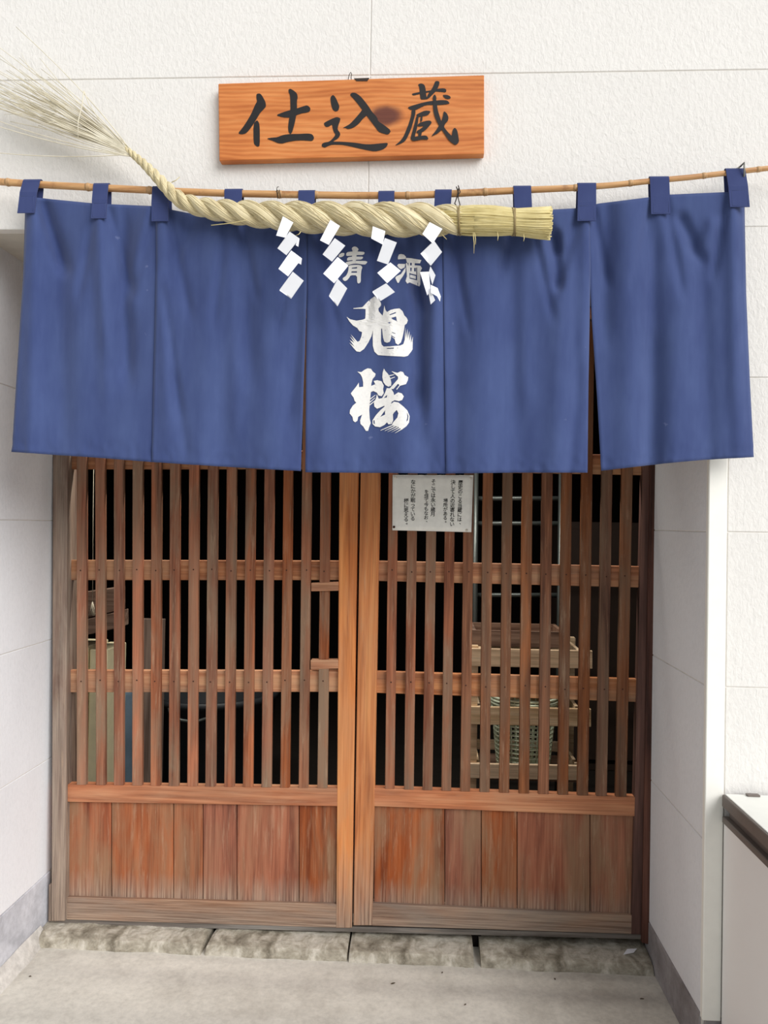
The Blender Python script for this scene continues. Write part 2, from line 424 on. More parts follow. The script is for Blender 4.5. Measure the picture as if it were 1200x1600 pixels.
# mortar fillet along the left plinth
n = 26; v = []; f = []
for i in range(n + 1):
    y = -0.5 + (YD - 0.06 + 0.5) * i / n
    e = 0.034 + 0.012 * noise.noise((0, y * 9, 3)); h = 0.045 + 0.010 * noise.noise((4, y * 11, 1))
    v += [(XL + 0.004, y, h), (XL + 0.5 * e, y, h * 0.62), (XL + e, y, -0.001), (XL - 0.01, y, -0.001)]
for i in range(n):
    a, b = 4 * i, 4 * (i + 1)
    f += [(a, b, b + 1, a + 1), (a + 1, b + 1, b + 2, a + 2)]
f += [(3, 0, 1, 2), (4 * n + 2, 4 * n + 1, 4 * n, 4 * n + 3)]
tag(build('trim_2', v, f, M['mortar'], smooth=False), 'rough pale mortar fillet along the left plinth', 'trim', kind='structure')

# threshold stones
th = empty('trim_3', (-0.25, 0.47, 0.0), 'row of rough grey threshold stones under the doors', 'threshold', kind='structure')
def stone(xa, xb, ztop, zr, skewa, skewb, seed):
    nx, prof = 34, []
    y0, y1 = 0.385, 0.60
    v = []; f = []
    for i in range(nx + 1):
        u = i / nx
        for j, (yy, zz) in enumerate([(y0 - 0.004, -0.02), (y0, 0.006), (y0 + 0.004, 0.016), (y0 + 0.014, 0.027), (y0 + 0.035, 0.034), (y0 + 0.06, 0.037), (y0 + 0.09, 0.038), (y1, 0.038), (y1, -0.02)]):
            fr = 1 - (yy - y0) / (y1 - y0)
            xx = xa + skewa * fr + (xb + skewb * fr - xa - skewa * fr) * u
            zz2 = zz * (ztop + (zr - ztop) * u) / 0.038 if zz > 0 else zz
            if 0 < j < 7:
                nn = noise.noise((xx * 22, yy * 22, seed)); n2 = noise.noise((xx * 60, yy * 60, seed + 9))
                zz2 += 0.0035 * nn + 0.002 * n2
                if j < 5: yy += 0.010 * noise.noise((xx * 7, 2.0, seed)) + 0.004 * n2
                e = min(u, 1 - u)
                if e < 0.02: zz2 -= 0.005
            v.append((xx, yy, zz2))
    K = 9
    for i in range(nx):
        for j in range(K - 1):
            f.append((i * K + j, (i + 1) * K + j, (i + 1) * K + j + 1, i * K + j + 1))
    f.append(tuple(range(K))); f.append(tuple(nx * K + j for j in reversed(range(K))))
    return build('stone', v, f, M['stone'], th, smooth=False, doubles=True)
zt = lambda px: P(px, 1438 + (px - 80) * 0.0337 + 8, 0.47).z
def SX(px, py): return P(px, py, 0.43).x
stone(XL + 0.004, SX(331, 1455) - 0.004, 0.036, 0.036, 0, -0.018, 1)
stone(SX(331, 1455) + 0.014, SX(546, 1470) - 0.003, 0.036, 0.036, -0.022, 0, 2)
stone(SX(546, 1470) + 0.003, SX(741, 1470) - 0.003, 0.036, 0.036, 0, 0.0, 3)
stone(SX(741, 1470) + 0.018, XR - 0.004, 0.036, 0.036, 0.0, 0, 4)

tag(box('trim_9', XL, XR, 0.500, 0.610, -0.01, 0.034, M['dark'], bevel=0), 'dark filler strip added behind the threshold stones to hide the lit inner floor', 'trim', kind='structure')  # added dark strip, stops the lamp-lit inner floor showing through the stone joints
# sill track, jambs, head
tag(prism('trim_4', [(78, 1436.5), (1012, 1460), (1012, 1468), (78, 1444.5)], 0.468, 0.075, M['track'], bevel=0.001), 'dark worn timber sill track below the sliding doors', 'trim', kind='structure')
DT = 480                                       # photo row of the door tops, hidden behind the curtain
jl = empty('trim_5', P(92, 1445, 0.45), 'weathered grey timber post left of the doors', 'door post', kind='structure')
prism('post', [(83, DT - 29), (106.5, DT - 29), (101.5, 1440), (80, 1440)], 0.452, 0.10, M['jamb'], jl, 0.003)
prism('foot_block', [(76, 1382), (90, 1378), (90, 1440), (75, 1440)], 0.462, 0.06, M['jamb'], jl, 0.002)
jr = prism('trim_6', [(1021, DT - 30), (1031, DT - 30), (1014.5, 1476), (1003, 1474)], 0.455, 0.10, M['jamb_r'], bevel=0.002)
tag(jr, 'dark red timber post right of the doors', 'door post', kind='structure')
tag(prism('trim_7', [(70, DT - 30), (1036, DT - 28), (1036, DT - 3), (70, DT - 3)], 0.455, 0.10, M['jamb'], bevel=0.002), 'timber door head hidden behind the curtain', 'door head', kind='structure')

# interior shell
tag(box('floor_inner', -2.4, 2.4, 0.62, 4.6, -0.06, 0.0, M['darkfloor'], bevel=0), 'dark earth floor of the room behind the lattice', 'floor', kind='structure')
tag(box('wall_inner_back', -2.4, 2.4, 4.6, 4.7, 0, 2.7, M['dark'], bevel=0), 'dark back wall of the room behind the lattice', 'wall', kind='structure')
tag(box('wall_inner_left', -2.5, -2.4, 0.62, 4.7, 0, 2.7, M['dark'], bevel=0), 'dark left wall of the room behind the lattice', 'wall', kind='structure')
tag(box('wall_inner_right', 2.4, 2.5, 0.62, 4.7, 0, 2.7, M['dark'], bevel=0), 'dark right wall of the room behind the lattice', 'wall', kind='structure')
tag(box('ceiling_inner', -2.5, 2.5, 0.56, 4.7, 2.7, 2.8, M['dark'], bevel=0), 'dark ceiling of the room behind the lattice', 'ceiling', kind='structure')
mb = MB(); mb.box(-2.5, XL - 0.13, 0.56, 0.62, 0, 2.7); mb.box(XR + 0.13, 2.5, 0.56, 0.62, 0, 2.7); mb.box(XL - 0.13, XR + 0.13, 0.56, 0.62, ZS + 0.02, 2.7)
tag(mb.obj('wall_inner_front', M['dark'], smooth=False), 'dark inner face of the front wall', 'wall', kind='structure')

# ------------------------------------------------------------------ sliding lattice doors
YF = 0.466
def lerp(a, b, t): return a + (b - a) * t
def line(p, q): return lambda x: p[1] + (q[1] - p[1]) * (x - p[0]) / (q[0] - p[0])
def door(name, label, stile_in, stile_out, rails, belt, bottom, slats, slat_w, board_x, smat, opts):
    """stile: (x_left, x_right at y=800), (x_left, x_right at y=1200); rails/belt/bottom: ((x,ytop)x2),((x,ybot)x2)"""
    sx = lambda pair, y: lerp(pair[0], pair[1], (y - 800) / 400)
    cx = (stile_in[0][0] + stile_out[0][0]) / 2
    d = empty(name, P(cx, bottom[1][0][1], 0.48), label, 'door', kind='structure')
    for st in (stile_in, stile_out):
        yb = line(*bottom[1])(st[0][0])
        prism('stile', [(sx((st[0][0], st[1][0]), DT), DT), (sx((st[0][1], st[1][1]), DT), DT), (sx((st[0][1], st[1][1]), yb), yb), (sx((st[0][0], st[1][0]), yb), yb)], YF - 0.001, 0.034, opts.get('om', M['stile']) if st is stile_out else M['stile'], d)
    lo_, hi_ = (stile_out, stile_in) if stile_in[0][0] > stile_out[0][0] else (stile_in, stile_out)
    L = lambda y: sx((lo_[0][1], lo_[1][1]), y) - 1; R = lambda y: sx((hi_[0][0], hi_[1][0]), y) + 1
    def hbar(nm, top, bot, Y, t, m, ext=0):
        tf, bf = line(*top), line(*bot); y = (top[0][1] + bot[0][1]) / 2
        a, b = L(y) - ext, R(y) + ext
        return prism(nm, [(a, tf(a)), (b, tf(b)), (b, bf(b)), (a, bf(a))], Y, t, m, d)
    for r in rails: hbar('cross_rail', r[0], r[1], YF + 0.017, 0.018, M['rail'])
    hbar('top_rail', ((100, DT), (1000, DT)), ((100, DT + 22), (1000, DT + 22)), YF, 0.033, M['belt'])
    hbar('belt_rail', belt[0], belt[1], YF, 0.033, M['belt'])
    hbar('bottom_rail', bottom[0], bottom[1], YF + 0.001, 0.033, M['kick'])
    # slats
    nails = MB()
    hatch = opts.get('hatch')
    for k, (xt, xb) in enumerate(slats):
        xf = lambda y: xt + (xb - xt) * (y - 800) / 420
        jit = random.uniform(-0.4, 0.4)
        w = slat_w * (1 + 0.012 * k * opts.get('grow', 0)) / 2 + random.uniform(-0.25, 0.25)
        yb = line(*belt[0])(xb) + 0.5
        segs = [(DT + 18, yb, 0)]
        if hatch and k == len(slats) - 1: segs = [(DT + 18, 916, 0), (922, 1034, 0.012), (1044, yb, 0)]
        for (ya, yz, dy) in segs:
            prism('slat', [(xf(ya) - w + jit, ya), (xf(ya) + w + jit, ya), (xf(yz) + w, yz), (xf(yz) - w, yz)], YF + dy, 0.0165, smat(k), d)
        for r in rails:
            yn = (line(*r[0])(xt) + line(*r[1])(xt)) / 2 + random.uniform(-2, 2)
            if yn < 760: continue
            p = P(xf(yn) + random.uniform(-1.5, 1.5), yn, YF - 0.0004)
            nails.add([p + Vector((0.0026 * math.cos(a), 0, 0.0026 * math.sin(a))) for a in np.linspace(0, 2 * PI, 7)[:-1]] + [p + Vector((0, -0.0008, 0))], [(6, (i + 1) % 6, i) for i in range(6)])
    nb = nails.obj('nail_heads', M['nail'], d, smooth=False); nb['kind'] = 'stuff'
    # boards
    tf, bf = line(*belt[1]), line(*bottom[0])
    for a, b in zip(board_x[:-1], board_x[1:]):
        a2, b2 = a + 0.55, b - 0.55
        prism('board', [(a2, tf(a2) - 3), (b2, tf(b2) - 3), (b2, bf(b2) + 3), (a2, bf(a2) + 3)], YF + 0.013 + random.uniform(-0.0008, 0.0008), 0.012, M['board'], d, 0.0012)
    return d

lx_t = [127, 156, 185.3, 214.8, 244, 273, 302.5, 332, 361.5, 391, 420.5, 449.5, 479, 508]
lx_b = [127, 157, 185, 214, 242.5, 271, 300, 328.5, 358, 387, 416, 445, 474, 503.5]
d1 = door('door_1', 'left sliding lattice door of reddish weathered wood', ((530, 558.6), (527, 553.2)), ((88, 104.5), (84, 100.5)),
     [(((105, 875), (530, 876)), ((105, 906.5), (530, 906.5))), (((105, 1047), (530, 1048)), ((105, 1082), (530, 1081))), (((105, 704), (530, 704)), ((105, 733), (530, 733)))],
     (((100, 1226), (525, 1232)), ((100, 1253), (525, 1260))), (((100, 1402), (525, 1413)), ((100, 1437), (525, 1450))),
     list(zip(lx_t, lx_b)), 15.2, [101, 174, 271, 317, 370, 467, 527], lambda k: M['slat'], {'hatch': True})
# little hatch beside the meeting stile
prism('hatch_bar', [(486, 911), (529, 909), (529, 923), (486, 924)], YF - 0.001, 0.03, M['rail'], d1)
prism('hatch_bar', [(485, 1031.5), (529, 1031.5), (529, 1045), (485, 1046)], YF - 0.001, 0.03, M['rail'], d1)

rx_t = [614, 644, 674, 703.3, 732.5, 762, 793, 823.5, 854.5, 885, 916.5, 948, 979]
rx_b = [609, 639, 668, 697.5, 727, 757.5, 788, 819, 849.5, 880, 911, 940.5, 971]
d2 = door('door_2', 'right sliding lattice door carrying the paper notice', ((562.5, 593), (556, 586)), ((1003, 1022), (993, 1011)),
     [(((600, 876.5), (1000, 885)), ((600, 908), (1000, 918))), (((595, 1049), (1000, 1061)), ((595, 1083), (1000, 1097))), (((600, 705), (1000, 711)), ((600, 735), (1000, 742)))],
     (((586, 1232), (1000, 1246)), ((586, 1260), (1000, 1276))), (((586, 1412), (1000, 1431)), ((586, 1447), (1000, 1460))),
     list(zip(rx_t, rx_b)), 15.0, [584, 695, 752, 808, 922, 1001], lambda k: M['slat'] if k < 4 else M['slat_r'], {'grow': 1, 'om': M['jamb_r']})

# paper notice pinned to the lattice
YN = YF - 0.004
nt = empty('paper_notice', P(676, 830, YN), 'white laminated paper notice with vertical Japanese text pinned to the right door', 'notice')
nv = []; nf = []
NXn, NZn = 16, 12
def npt(u, w, off=0.0):
    a = (lerp(613.5, 739.5, u), lerp(742, 742.5, u)); b = (lerp(613, 736.5, u), lerp(828.5, 831.5, u))
    p = P(lerp(a[0], b[0], w), lerp(a[1], b[1], w), YN)
    e = 0.0022 * noise.noise((u * 4, w * 3, 5)) * math.sin(PI * min(1, max(0, u))) - 0.0012
    return p + Vector((0, e + off, 0))
for off in (0, 0.0012):
    for j in range(NZn + 1):
        for i in range(NXn + 1): nv.append(npt(i / NXn, j / NZn, off))
K = (NXn + 1) * (NZn + 1)
for j in range(NZn):
    for i in range(NXn):
        a = j * (NXn + 1) + i; b = a + NXn + 1
        nf.append((a, b, b + 1, a + 1)); nf.append((K + a, K + a + 1, K + b + 1, K + b))
for i in range(NXn):
    nf.append((i, i + 1, K + i + 1, K + i)); a = NZn * (NXn + 1) + i; nf.append((a + 1, a, K + a, K + a + 1))
for j in range(NZn):
    a = j * (NXn + 1); nf.append((a + NXn + 1, a, K + a, K + a + NXn + 1)); a += NXn; nf.append((a, a + NXn + 1, K + a + NXn + 1, K + a))
sheet = build('sheet', nv, nf, M['notice'], nt, smooth=True)
columns = [(718.5, 750, 821, '歴史のこる当蔵には、'), (707, 749.5, 821.5, '決して人の近寄れない'), (696, 778.5, 818.5, '場所がある。'),
           (676.5, 748.5, 806.5, 'そこでは永い歳月'), (666, 765, 818.5, 'を経て今もなお、'), (645, 749.5, 814, 'なにかが眠っている'), (634.5, 779, 823, '様に思える。')]
def glyph(ch):
    cu = bpy.data.curves.new('glyph', 'FONT'); cu.body = ch; cu.size = 1.0; cu.resolution_u = 3; cu.offset = 0.014
    ob = bpy.data.objects.new('glyph', cu); COL.objects.link(ob)
    dg = bpy.context.evaluated_depsgraph_get(); dg.update()
    me = bpy.data.meshes.new_from_object(ob.evaluated_get(dg))
    v = [tuple(q.co) for q in me.vertices]; f = [tuple(p.vertices) for p in me.polygons]
    bpy.data.objects.remove(ob); bpy.data.curves.remove(cu); bpy.data.meshes.remove(me)
    return v, f
for cxp, ya, yb, s in columns:
    cell = (yb - ya) / len(s); tv = []; tf_ = []
    for k, ch in enumerate(s):
        v, f = glyph(ch)
        if not v: continue
        size = cell * 1.08; x0 = cxp - size / 2 ; y0 = ya + cell * (k + 0.5) + size * 0.38
        if ch in '、。': x0 += size * 0.45; y0 -= size * 0.35
        n0 = len(tv)
        for p in v:
            px = x0 + p[0] * size; py = y0 - p[1] * size
            tv.append(npt((px - 613) / 125, (py - 742.2) / 87.5, -0.0006))
        tf_ += [tuple(n0 + i for i in q) for q in f]
    build('text_column', tv, tf_, M['printink'], sheet)['kind'] = 'stuff'
for px, py in ((617.5, 745.5), (735, 746.5), (615.5, 824.5), (730.5, 827)):
    q = MB(); c = npt((px - 613) / 125, (py - 742.2) / 87.5)
    q.tube([c + Vector((0, 0.0, 0)), c + Vector((0, -0.002, 0)), c + Vector((0, -0.0032, 0))], [0.0040, 0.0038, 0.0016], 10)
    q.obj('pin', M['pin'] if px > 616 else M['nail'], nt)

# ------------------------------------------------------------------ signboard
YS = -0.027
SC = [(341, 130.5), (756.5, 117), (756.5, 240.5), (342.5, 251)]
c4 = [P(x, y, YS) for x, y in SC]
sc = sum(c4, Vector()) / 4
sg = empty('sign_board', sc, 'orange wooden signboard with black brushed characters on the white wall above the curtain', 'sign')
build('board', c4 + [v + Vector((0, 0.024, 0)) for v in c4], [(0, 3, 2, 1), (4, 5, 6, 7), (0, 1, 5, 4), (1, 2, 6, 5), (2, 3, 7, 6), (3, 0, 4, 7)], M['sign'], sg, bevel=0.0015)
def flatpoly(polys, x0, y0, s, surf, holes=None):
    v = []; f = []
    for k, pl in enumerate(polys):
        loops = [[Vector((a, b, 0)) for a, b in pl]] + [[Vector((a, b, 0)) for a, b in h] for h in (holes or {}).get(k, [])]
        tris = tessellate_polygon(loops)
        flat = [q for lp in loops for q in lp]
        n0 = len(v)
        v += [(x0 + q.x / s, y0 + q.y / s, k) for q in flat]
        f += [tuple(n0 + i for i in t) for t in tris]
    return v, f
def smooth_poly(pl, it=2):
    for _ in range(it):
        q = []
        for i in range(len(pl)):
            a, b = pl[i], pl[(i + 1) % len(pl)]
            q += [(a[0] * .78 + b[0] * .22, a[1] * .78 + b[1] * .22), (a[0] * .22 + b[0] * .78, a[1] * .22 + b[1] * .78)]
        pl = q
    return pl
def sign_char(polys, x0, y0, s):
    v, f = flatpoly([smooth_poly(p, 1) for p in polys], x0, y0, s, None)
    vv = [P(a, b, YS - 0.0008 - 0.0001 * z) for a, b, z in v]
    build('brushed_character', vv, f, M['ink'], sg)
sign_char([
 [(348,150),(365,138),(400,138),(430,175),(470,250),(478,310),(450,345),(400,395),(358,465),(310,545),(250,630),(205,675),(150,685),(100,672),(160,600),(215,520),(280,410),(330,290),(358,245),(348,200)],
 [(308,545),(355,490),(385,530),(393,600),(394,830),(372,852),(340,838),(310,800)],
 [(608,428),(700,390),(790,362),(900,335),(970,310),(1030,293),(1072,330),(1067,375),(1030,392),(960,402),(885,427),(800,462),(700,457)],
 [(778,85),(800,72),(840,92),(892,135),(902,190),(890,240),(892,340),(882,430),(860,540),(830,650),(805,685),(778,650),(773,580),(788,460),(806,360),(800,160),(780,120)],
 [(480,740),(560,728),(630,723),(700,693),(800,680),(930,678),(1040,672),(1098,683),(1124,735),(1098,773),(1040,770),(960,764),(860,770),(760,787),(700,807),(640,803),(570,772)]], 360, 130, 8.571)
sign_char([
 [(223,190),(258,152),(292,185),(327,260),(347,310),(332,367),(290,381),(253,350),(233,280)],
 [(134,540),(160,518),(230,483),(310,450),(360,468),(352,510),(332,560),(320,620),(352,660),(358,690),(332,737),(285,765),(255,782),(330,782),(430,787),(560,797),(680,817),(780,817),(900,805),(1000,797),(980,852),(920,892),(820,915),(720,897),(600,872),(480,842),(380,825),(250,822),(190,842),(150,864),(108,847),(112,810),(150,792),(205,785),(248,750),(296,690),(268,650),(250,580),(248,552),(200,584),(158,584)],
 [(388,600),(440,573),(490,543),(560,468),(620,398),(655,350),(745,340),(735,392),(710,433),(662,473),(602,548),(530,598),(460,616),(430,598)],
 [(486,157),(508,127),(560,127),(622,168),(683,238),(743,318),(778,378),(852,458),(863,508),(942,558),(1040,635),(1003,690),(930,674),(868,648),(808,562),(728,458),(652,357),(597,282),(527,197)]], 490, 130, 8.571)
sign_char([
 [(335,262),(450,238),(640,210),(730,188),(840,177),(876,200),(868,244),(800,238),(700,228),(560,248),(460,268),(360,293),(342,282)],
 [(430,118),(480,100),(533,123),(553,200),(561,300),(583,348),(530,354),(472,354),(459,260),(452,160)],
 [(698,73),(730,62),(772,78),(753,150),(718,218),(663,273),(603,333),(556,356),(588,268),(637,208),(678,130)],
 [(815,283),(880,280),(938,303),(941,343),(880,348),(838,322)],
 [(266,480),(330,452),(470,412),(600,382),(700,372),(800,362),(892,369),(930,417),(880,428),(800,438),(700,441),(560,438),(462,483),(400,519),(318,519)],
 [(333,510),(388,510),(394,560),(363,680),(323,820),(263,953),(227,1008),(150,1050),(65,1076),(138,1018),(197,950),(242,850),(292,720),(327,600)],
 [(400,592),(470,557),(540,527),(626,532),(619,562),(582,603),(500,618),(430,628)],
 [(408,606),(443,616),(433,700),(413,820),(383,920),(388,963),(330,978),(314,960),(342,860),(377,740)],
 [(427,742),(470,712),(560,687),(622,682),(650,715),(603,773),(548,833),(480,873),(418,884),(405,850),(478,808),(526,767),(480,773),(428,773)],
 [(478,616),(503,616),(498,690),(468,708),(467,660)],
 [(437,866),(493,846),(483,925),(437,934)],
 [(310,967),(370,937),(470,922),(562,915),(595,960),(583,984),(500,978),(400,998),(350,1004)],
 [(661,315),(690,270),(719,310),(715,370),(728,440),(743,530),(778,640),(803,720),(853,808),(912,878),(963,926),(972,830),(1005,790),(1043,830),(1063,930),(1074,1022),(1020,1068),(958,1033),(898,973),(827,862),(767,772),(717,682),(677,572),(665,440),(669,370)],
 [(833,532),(882,568),(909,630),(898,692),(853,733),(833,803),(790,839),(740,884),(630,936),(698,858),(757,768),(797,688),(822,618)]], 610, 120, 10.0)
w = MB()
w.tube([P(544, 125, YS + 0.02), P(545.5, 117, YS + 0.012), P(548, 113, YS + 0.01), P(549.5, 115, YS + 0.01), P(548.5, 121, YS + 0.016), P(549, 126, YS + 0.02)], 0.0009, 6)
w.obj('hanging_wire', M['wire'], sg)
prism('hanger_notch', [(553, 122.4), (577, 121.6), (574, 126.5), (557, 126.5)], YS - 0.0012, 0.002, M['cupboard'], sg, 0)

# ------------------------------------------------------------------ bamboo pole
YP = -0.062
pole_px = [(-40, 280), (0, 284), (80, 289.5), (150, 293), (250, 298), (350, 302), (450, 304), (550, 305.5), (640, 305.5), (700, 303), (758, 300), (820, 297), (900, 293.5), (960, 289), (1015, 283), (1080, 277), (1130, 271), (1200, 263), (1250, 258)]
pole_y = lambda x: interp(x, pole_px)
bp = empty('bamboo_pole', P(600, 305, YP), 'thin brown bamboo pole holding up the blue curtain', 'pole')
xsn = np.linspace(-40, 1250, 120)
prad = lambda x: interp(x, [(-40, 0.0086), (300, 0.0084), (760, 0.0082), (1000, 0.0066), (1250, 0.0058)])
q = MB(); q.tube([P(x, pole_y(x), YP) for x in xsn], [prad(x) for x in xsn], 14); q.obj('culm', M['bamboo'], bp)
for x in (13, 138, 234, 437, 494, 637, 758, 899, 985, 1100, 1185):
    q = MB(); p0 = P(x - 4, pole_y(x - 4), YP); p1 = P(x + 4, pole_y(x + 4), YP); r = prad(x)
    q.tube([lerp(p0, p1, t) for t in (0, .3, .45, .55, .7, 1)], [r * 1.0, r * 1.12, r * 1.22, r * 1.06, r * 1.14, r * 1.0], 14); q.obj('node_ring', M['node'], bp)
hk = MB()
hk.tube([P(1152, 263, -0.0), P(1153, 263, -0.04), P(1158, 259, -0.074), P(1162.5, 254, -0.078), P(1163, 262, -0.078), P(1163, 274, -0.076), P(1161, 279, -0.07)], 0.0022, 8)
tag(hk.obj('metal_hook', M['hook']), 'small grey metal hook holding the right end of the bamboo pole', 'hook')
for nm, x, lb in (('wire_tie', 434, 'thin dark wire tie on the bamboo pole above the rope'),):
    q = MB(); c = P(x, pole_y(x), YP)
    ring = [c + Vector((0.001 * math.sin(2 * a), 0.0094 * math.cos(a), 0.0094 * math.sin(a))) for a in np.linspace(0, 2 * PI, 17)[:-1]]
    q.tube(ring, 0.0008, 6, closed=True)
    q.tube([c + Vector((0.002, -0.009, -0.002)), c + Vector((0.006, -0.012, 0.006)), c + Vector((0.009, -0.011, -0.012))], 0.0008, 6)
    q.tube([c + Vector((-0.001, -0.009, 0.004)), c + Vector((0.0, -0.010, 0.013)), c + Vector((0.003, -0.006, 0.016))], 0.0008, 6)
    tag(q.obj(nm, M['wire']), lb, 'wire')

# ------------------------------------------------------------------ indigo curtain
YC = -0.068
top_px = [(36, 306), (68, 310), (150, 318), (240, 322), (300, 334), (366, 340), (480, 342), (604, 342), (692, 340), (760, 335), (815, 330), (870, 327), (905, 325), (935, 318), (1015, 308), (1045, 304), (1135, 300), (1166, 297)]
bot_px = [(16, 706), (60, 709), (150, 715), (238, 722), (300, 726), (380, 731), (470, 736), (478, 738), (600, 739), (697, 740), (800, 738.5), (918, 738.5), (940, 735.5), (1040, 724), (1100, 718.5), (1180, 714)]
folds = [  # x0,y0 -> x1,y1 depth(mm, + towards the viewer) width(px)
 (70, 322, 98, 410, -11, 10), (98, 400, 100, 640, -5, 16), (58, 330, 45, 700, 5, 16), (150, 345, 168, 520, 6, 14), (195, 370, 198, 560, -11, 12), (232, 335, 205, 470, 7, 12), (120, 470, 120, 715, 6, 30),
 (258, 470, 278, 620, -4, 6), (272, 600, 290, 700, -3, 8), (335, 350, 318, 730, 7, 26), (375, 360, 390, 560, -6, 16), (450, 640, 468, 520, -5, 10), (420, 420, 425, 730, 5, 28), (300, 350, 262, 420, -5, 10),
 (655, 455, 657, 612, -13, 11), (636, 375, 658, 470, -8, 8), (680, 430, 672, 640, 8, 12), (660, 620, 672, 736, -6, 18), (510, 480, 505, 735, 5, 18), (620, 560, 625, 735, 4, 22),
 (868, 375, 871, 440, -11, 8), (850, 345, 868, 390, -7, 9), (765, 350, 745, 720, 7, 30), (805, 400, 808, 735, -4, 20), (880, 460, 868, 730, 5, 18), (905, 580, 890, 735, -4, 9), (715, 380, 712, 735, -3, 12),
 (1022, 400, 1018, 725, -13, 16), (985, 350, 980, 730, 8, 26), (950, 340, 945, 500, -5, 12), (1066, 345, 1092, 402, -9, 9), (1112, 350, 1092, 402, 5, 9), (1095, 410, 1108, 715, -6, 16), (1062, 480, 1055, 720, 6, 22), (1145, 350, 1158, 715, 6, 14)]
loops = [(52, 28, 277, 335), (160, 24.5, 286, 343), (253, 27, 289, 347), (366, 28, 295, 353), (480, 26, 297, 362), (604, 25, 299, 362), (692.5, 26, 296, 360), (815.5, 27, 292, 350), (916, 28, 287, 346), (1029, 29, 273, 333), (1147.5, 29, 264, 325)]
_rc = random.Random(3)
for _cx, _w, _y0, _y1 in loops:
    for sg_ in (-1, 1):
        folds.append((_cx + sg_ * 13, _y1 - 6, _cx + sg_ * _rc.uniform(26, 44), _y1 + _rc.uniform(60, 130), -_rc.uniform(3.5, 6), _rc.uniform(5, 8)))
    folds.append((_cx + _rc.uniform(-3, 3), _y1 + 8, _cx + _rc.uniform(-5, 8), _y1 + _rc.uniform(160, 300), _rc.uniform(3, 6), _rc.uniform(10, 15)))
def cloth_d(px, py):
    t = (py - 310) / 420
    d = 0.0022 * math.sin(px * 0.052 + 0.8 * math.sin(py * 0.006)) + 0.0050 * max(t, 0) * math.sin(px * 0.0295 + 1.1)
    d += 0.002 * noise.noise((px * 0.013, py * 0.006, 3.0))
    for x0, y0, x1, y1, a, w in folds:
        vx, vy = x1 - x0, y1 - y0; L2 = vx * vx + vy * vy
        s = ((px - x0) * vx + (py - y0) * vy) / L2
        if s < -0.35 or s > 1.35: continue
        sc_ = min(1, max(0, s)); dx = px - x0 - sc_ * vx; dy = py - y0 - sc_ * vy
        fade = 1.0
        if s < 0: fade = 1 + s / 0.35
        if s > 1: fade = 1 - (s - 1) / 0.35
        fade = fade * fade * (3 - 2 * fade)
        fx = dx if 0 <= s <= 1 else px - x0 - s * vx
        d += 0.001 * a * 1.75 * fade * math.exp(-(fx / w) ** 2)
    return d
EDGE = {0: ([(300, 40), (430, 36), (600, 25), (712, 18)], [(318, 246), (410, 247), (600, 242), (724, 238)]),
        1: ([(318, 243), (410, 244), (600, 239.5), (724, 237)], [(338, 479), (455, 479), (600, 474), (738, 470)]),
        2: ([(338, 477), (455, 479), (600, 478), (740, 477)], [(338, 696), (500, 697), (742, 700)]),
        3: ([(338, 692), (500, 694), (742, 697)], [(320, 921), (415, 923), (600, 919.5), (742, 918)]),
        4: ([(320, 918), (415, 921), (500, 925), (620, 933), (742, 940)], [(296, 1163), (460, 1166), (600, 1172), (716, 1178)])}
YOFF = [0.0, -0.0035, 0.0, -0.0035, 0.0]
cur = empty('shop_curtain', P(600, 312, YC), 'indigo split curtain with white characters hanging across the doorway from the bamboo pole', 'curtain')
NX, NZ = 52, 76
def cl_edge(k, u, py): return lerp(interp(py, EDGE[k][0]), interp(py, EDGE[k][1]), u)
def cloth_pt(px, py, k, off=0.0):
    return P(px, py, YC + YOFF[k] - cloth_d(px, py) + off)
for k in range(5):
    v = []
    for j in range(NZ + 1):
        w_ = j / NZ
        for i in range(NX + 1):
            u = i / NX
            x = cl_edge(k, u, 520)
            for _ in range(2):
                y0 = interp(x, top_px); y1 = interp(x, bot_px); y = lerp(y0, y1, w_); x = cl_edge(k, u, y)
            p = cloth_pt(x, y, k)
            hem = math.exp(-((y1 - y - 13) / 2.2) ** 2); p.y += 0.0012 * hem
            hs = min(u, 1 - u) * (EDGE[k][1][0][1] - EDGE[k][0][0][1]); p.y += 0.0008 * math.exp(-((hs - 6) / 2.0) ** 2)
            p.y += (0.0010 * noise.noise((x * 0.12, y * 0.07, k)) * math.exp(-((y1 - y) / 26) ** 2) * 4.0)
            v.append(p)
    f = [(j * (NX + 1) + i, (j + 1) * (NX + 1) + i, (j + 1) * (NX + 1) + i + 1, j * (NX + 1) + i + 1) for j in range(NZ) for i in range(NX)]
    o = build('cloth_panel', v, f, M['navy'], cur, smooth=True)
    if k == 2: mid_panel = o; o['label'] = 'middle cloth panel with the white characters'
    md = o.modifiers.new('thickness', 'SOLIDIFY'); md.thickness = 0.0014; md.offset = -1
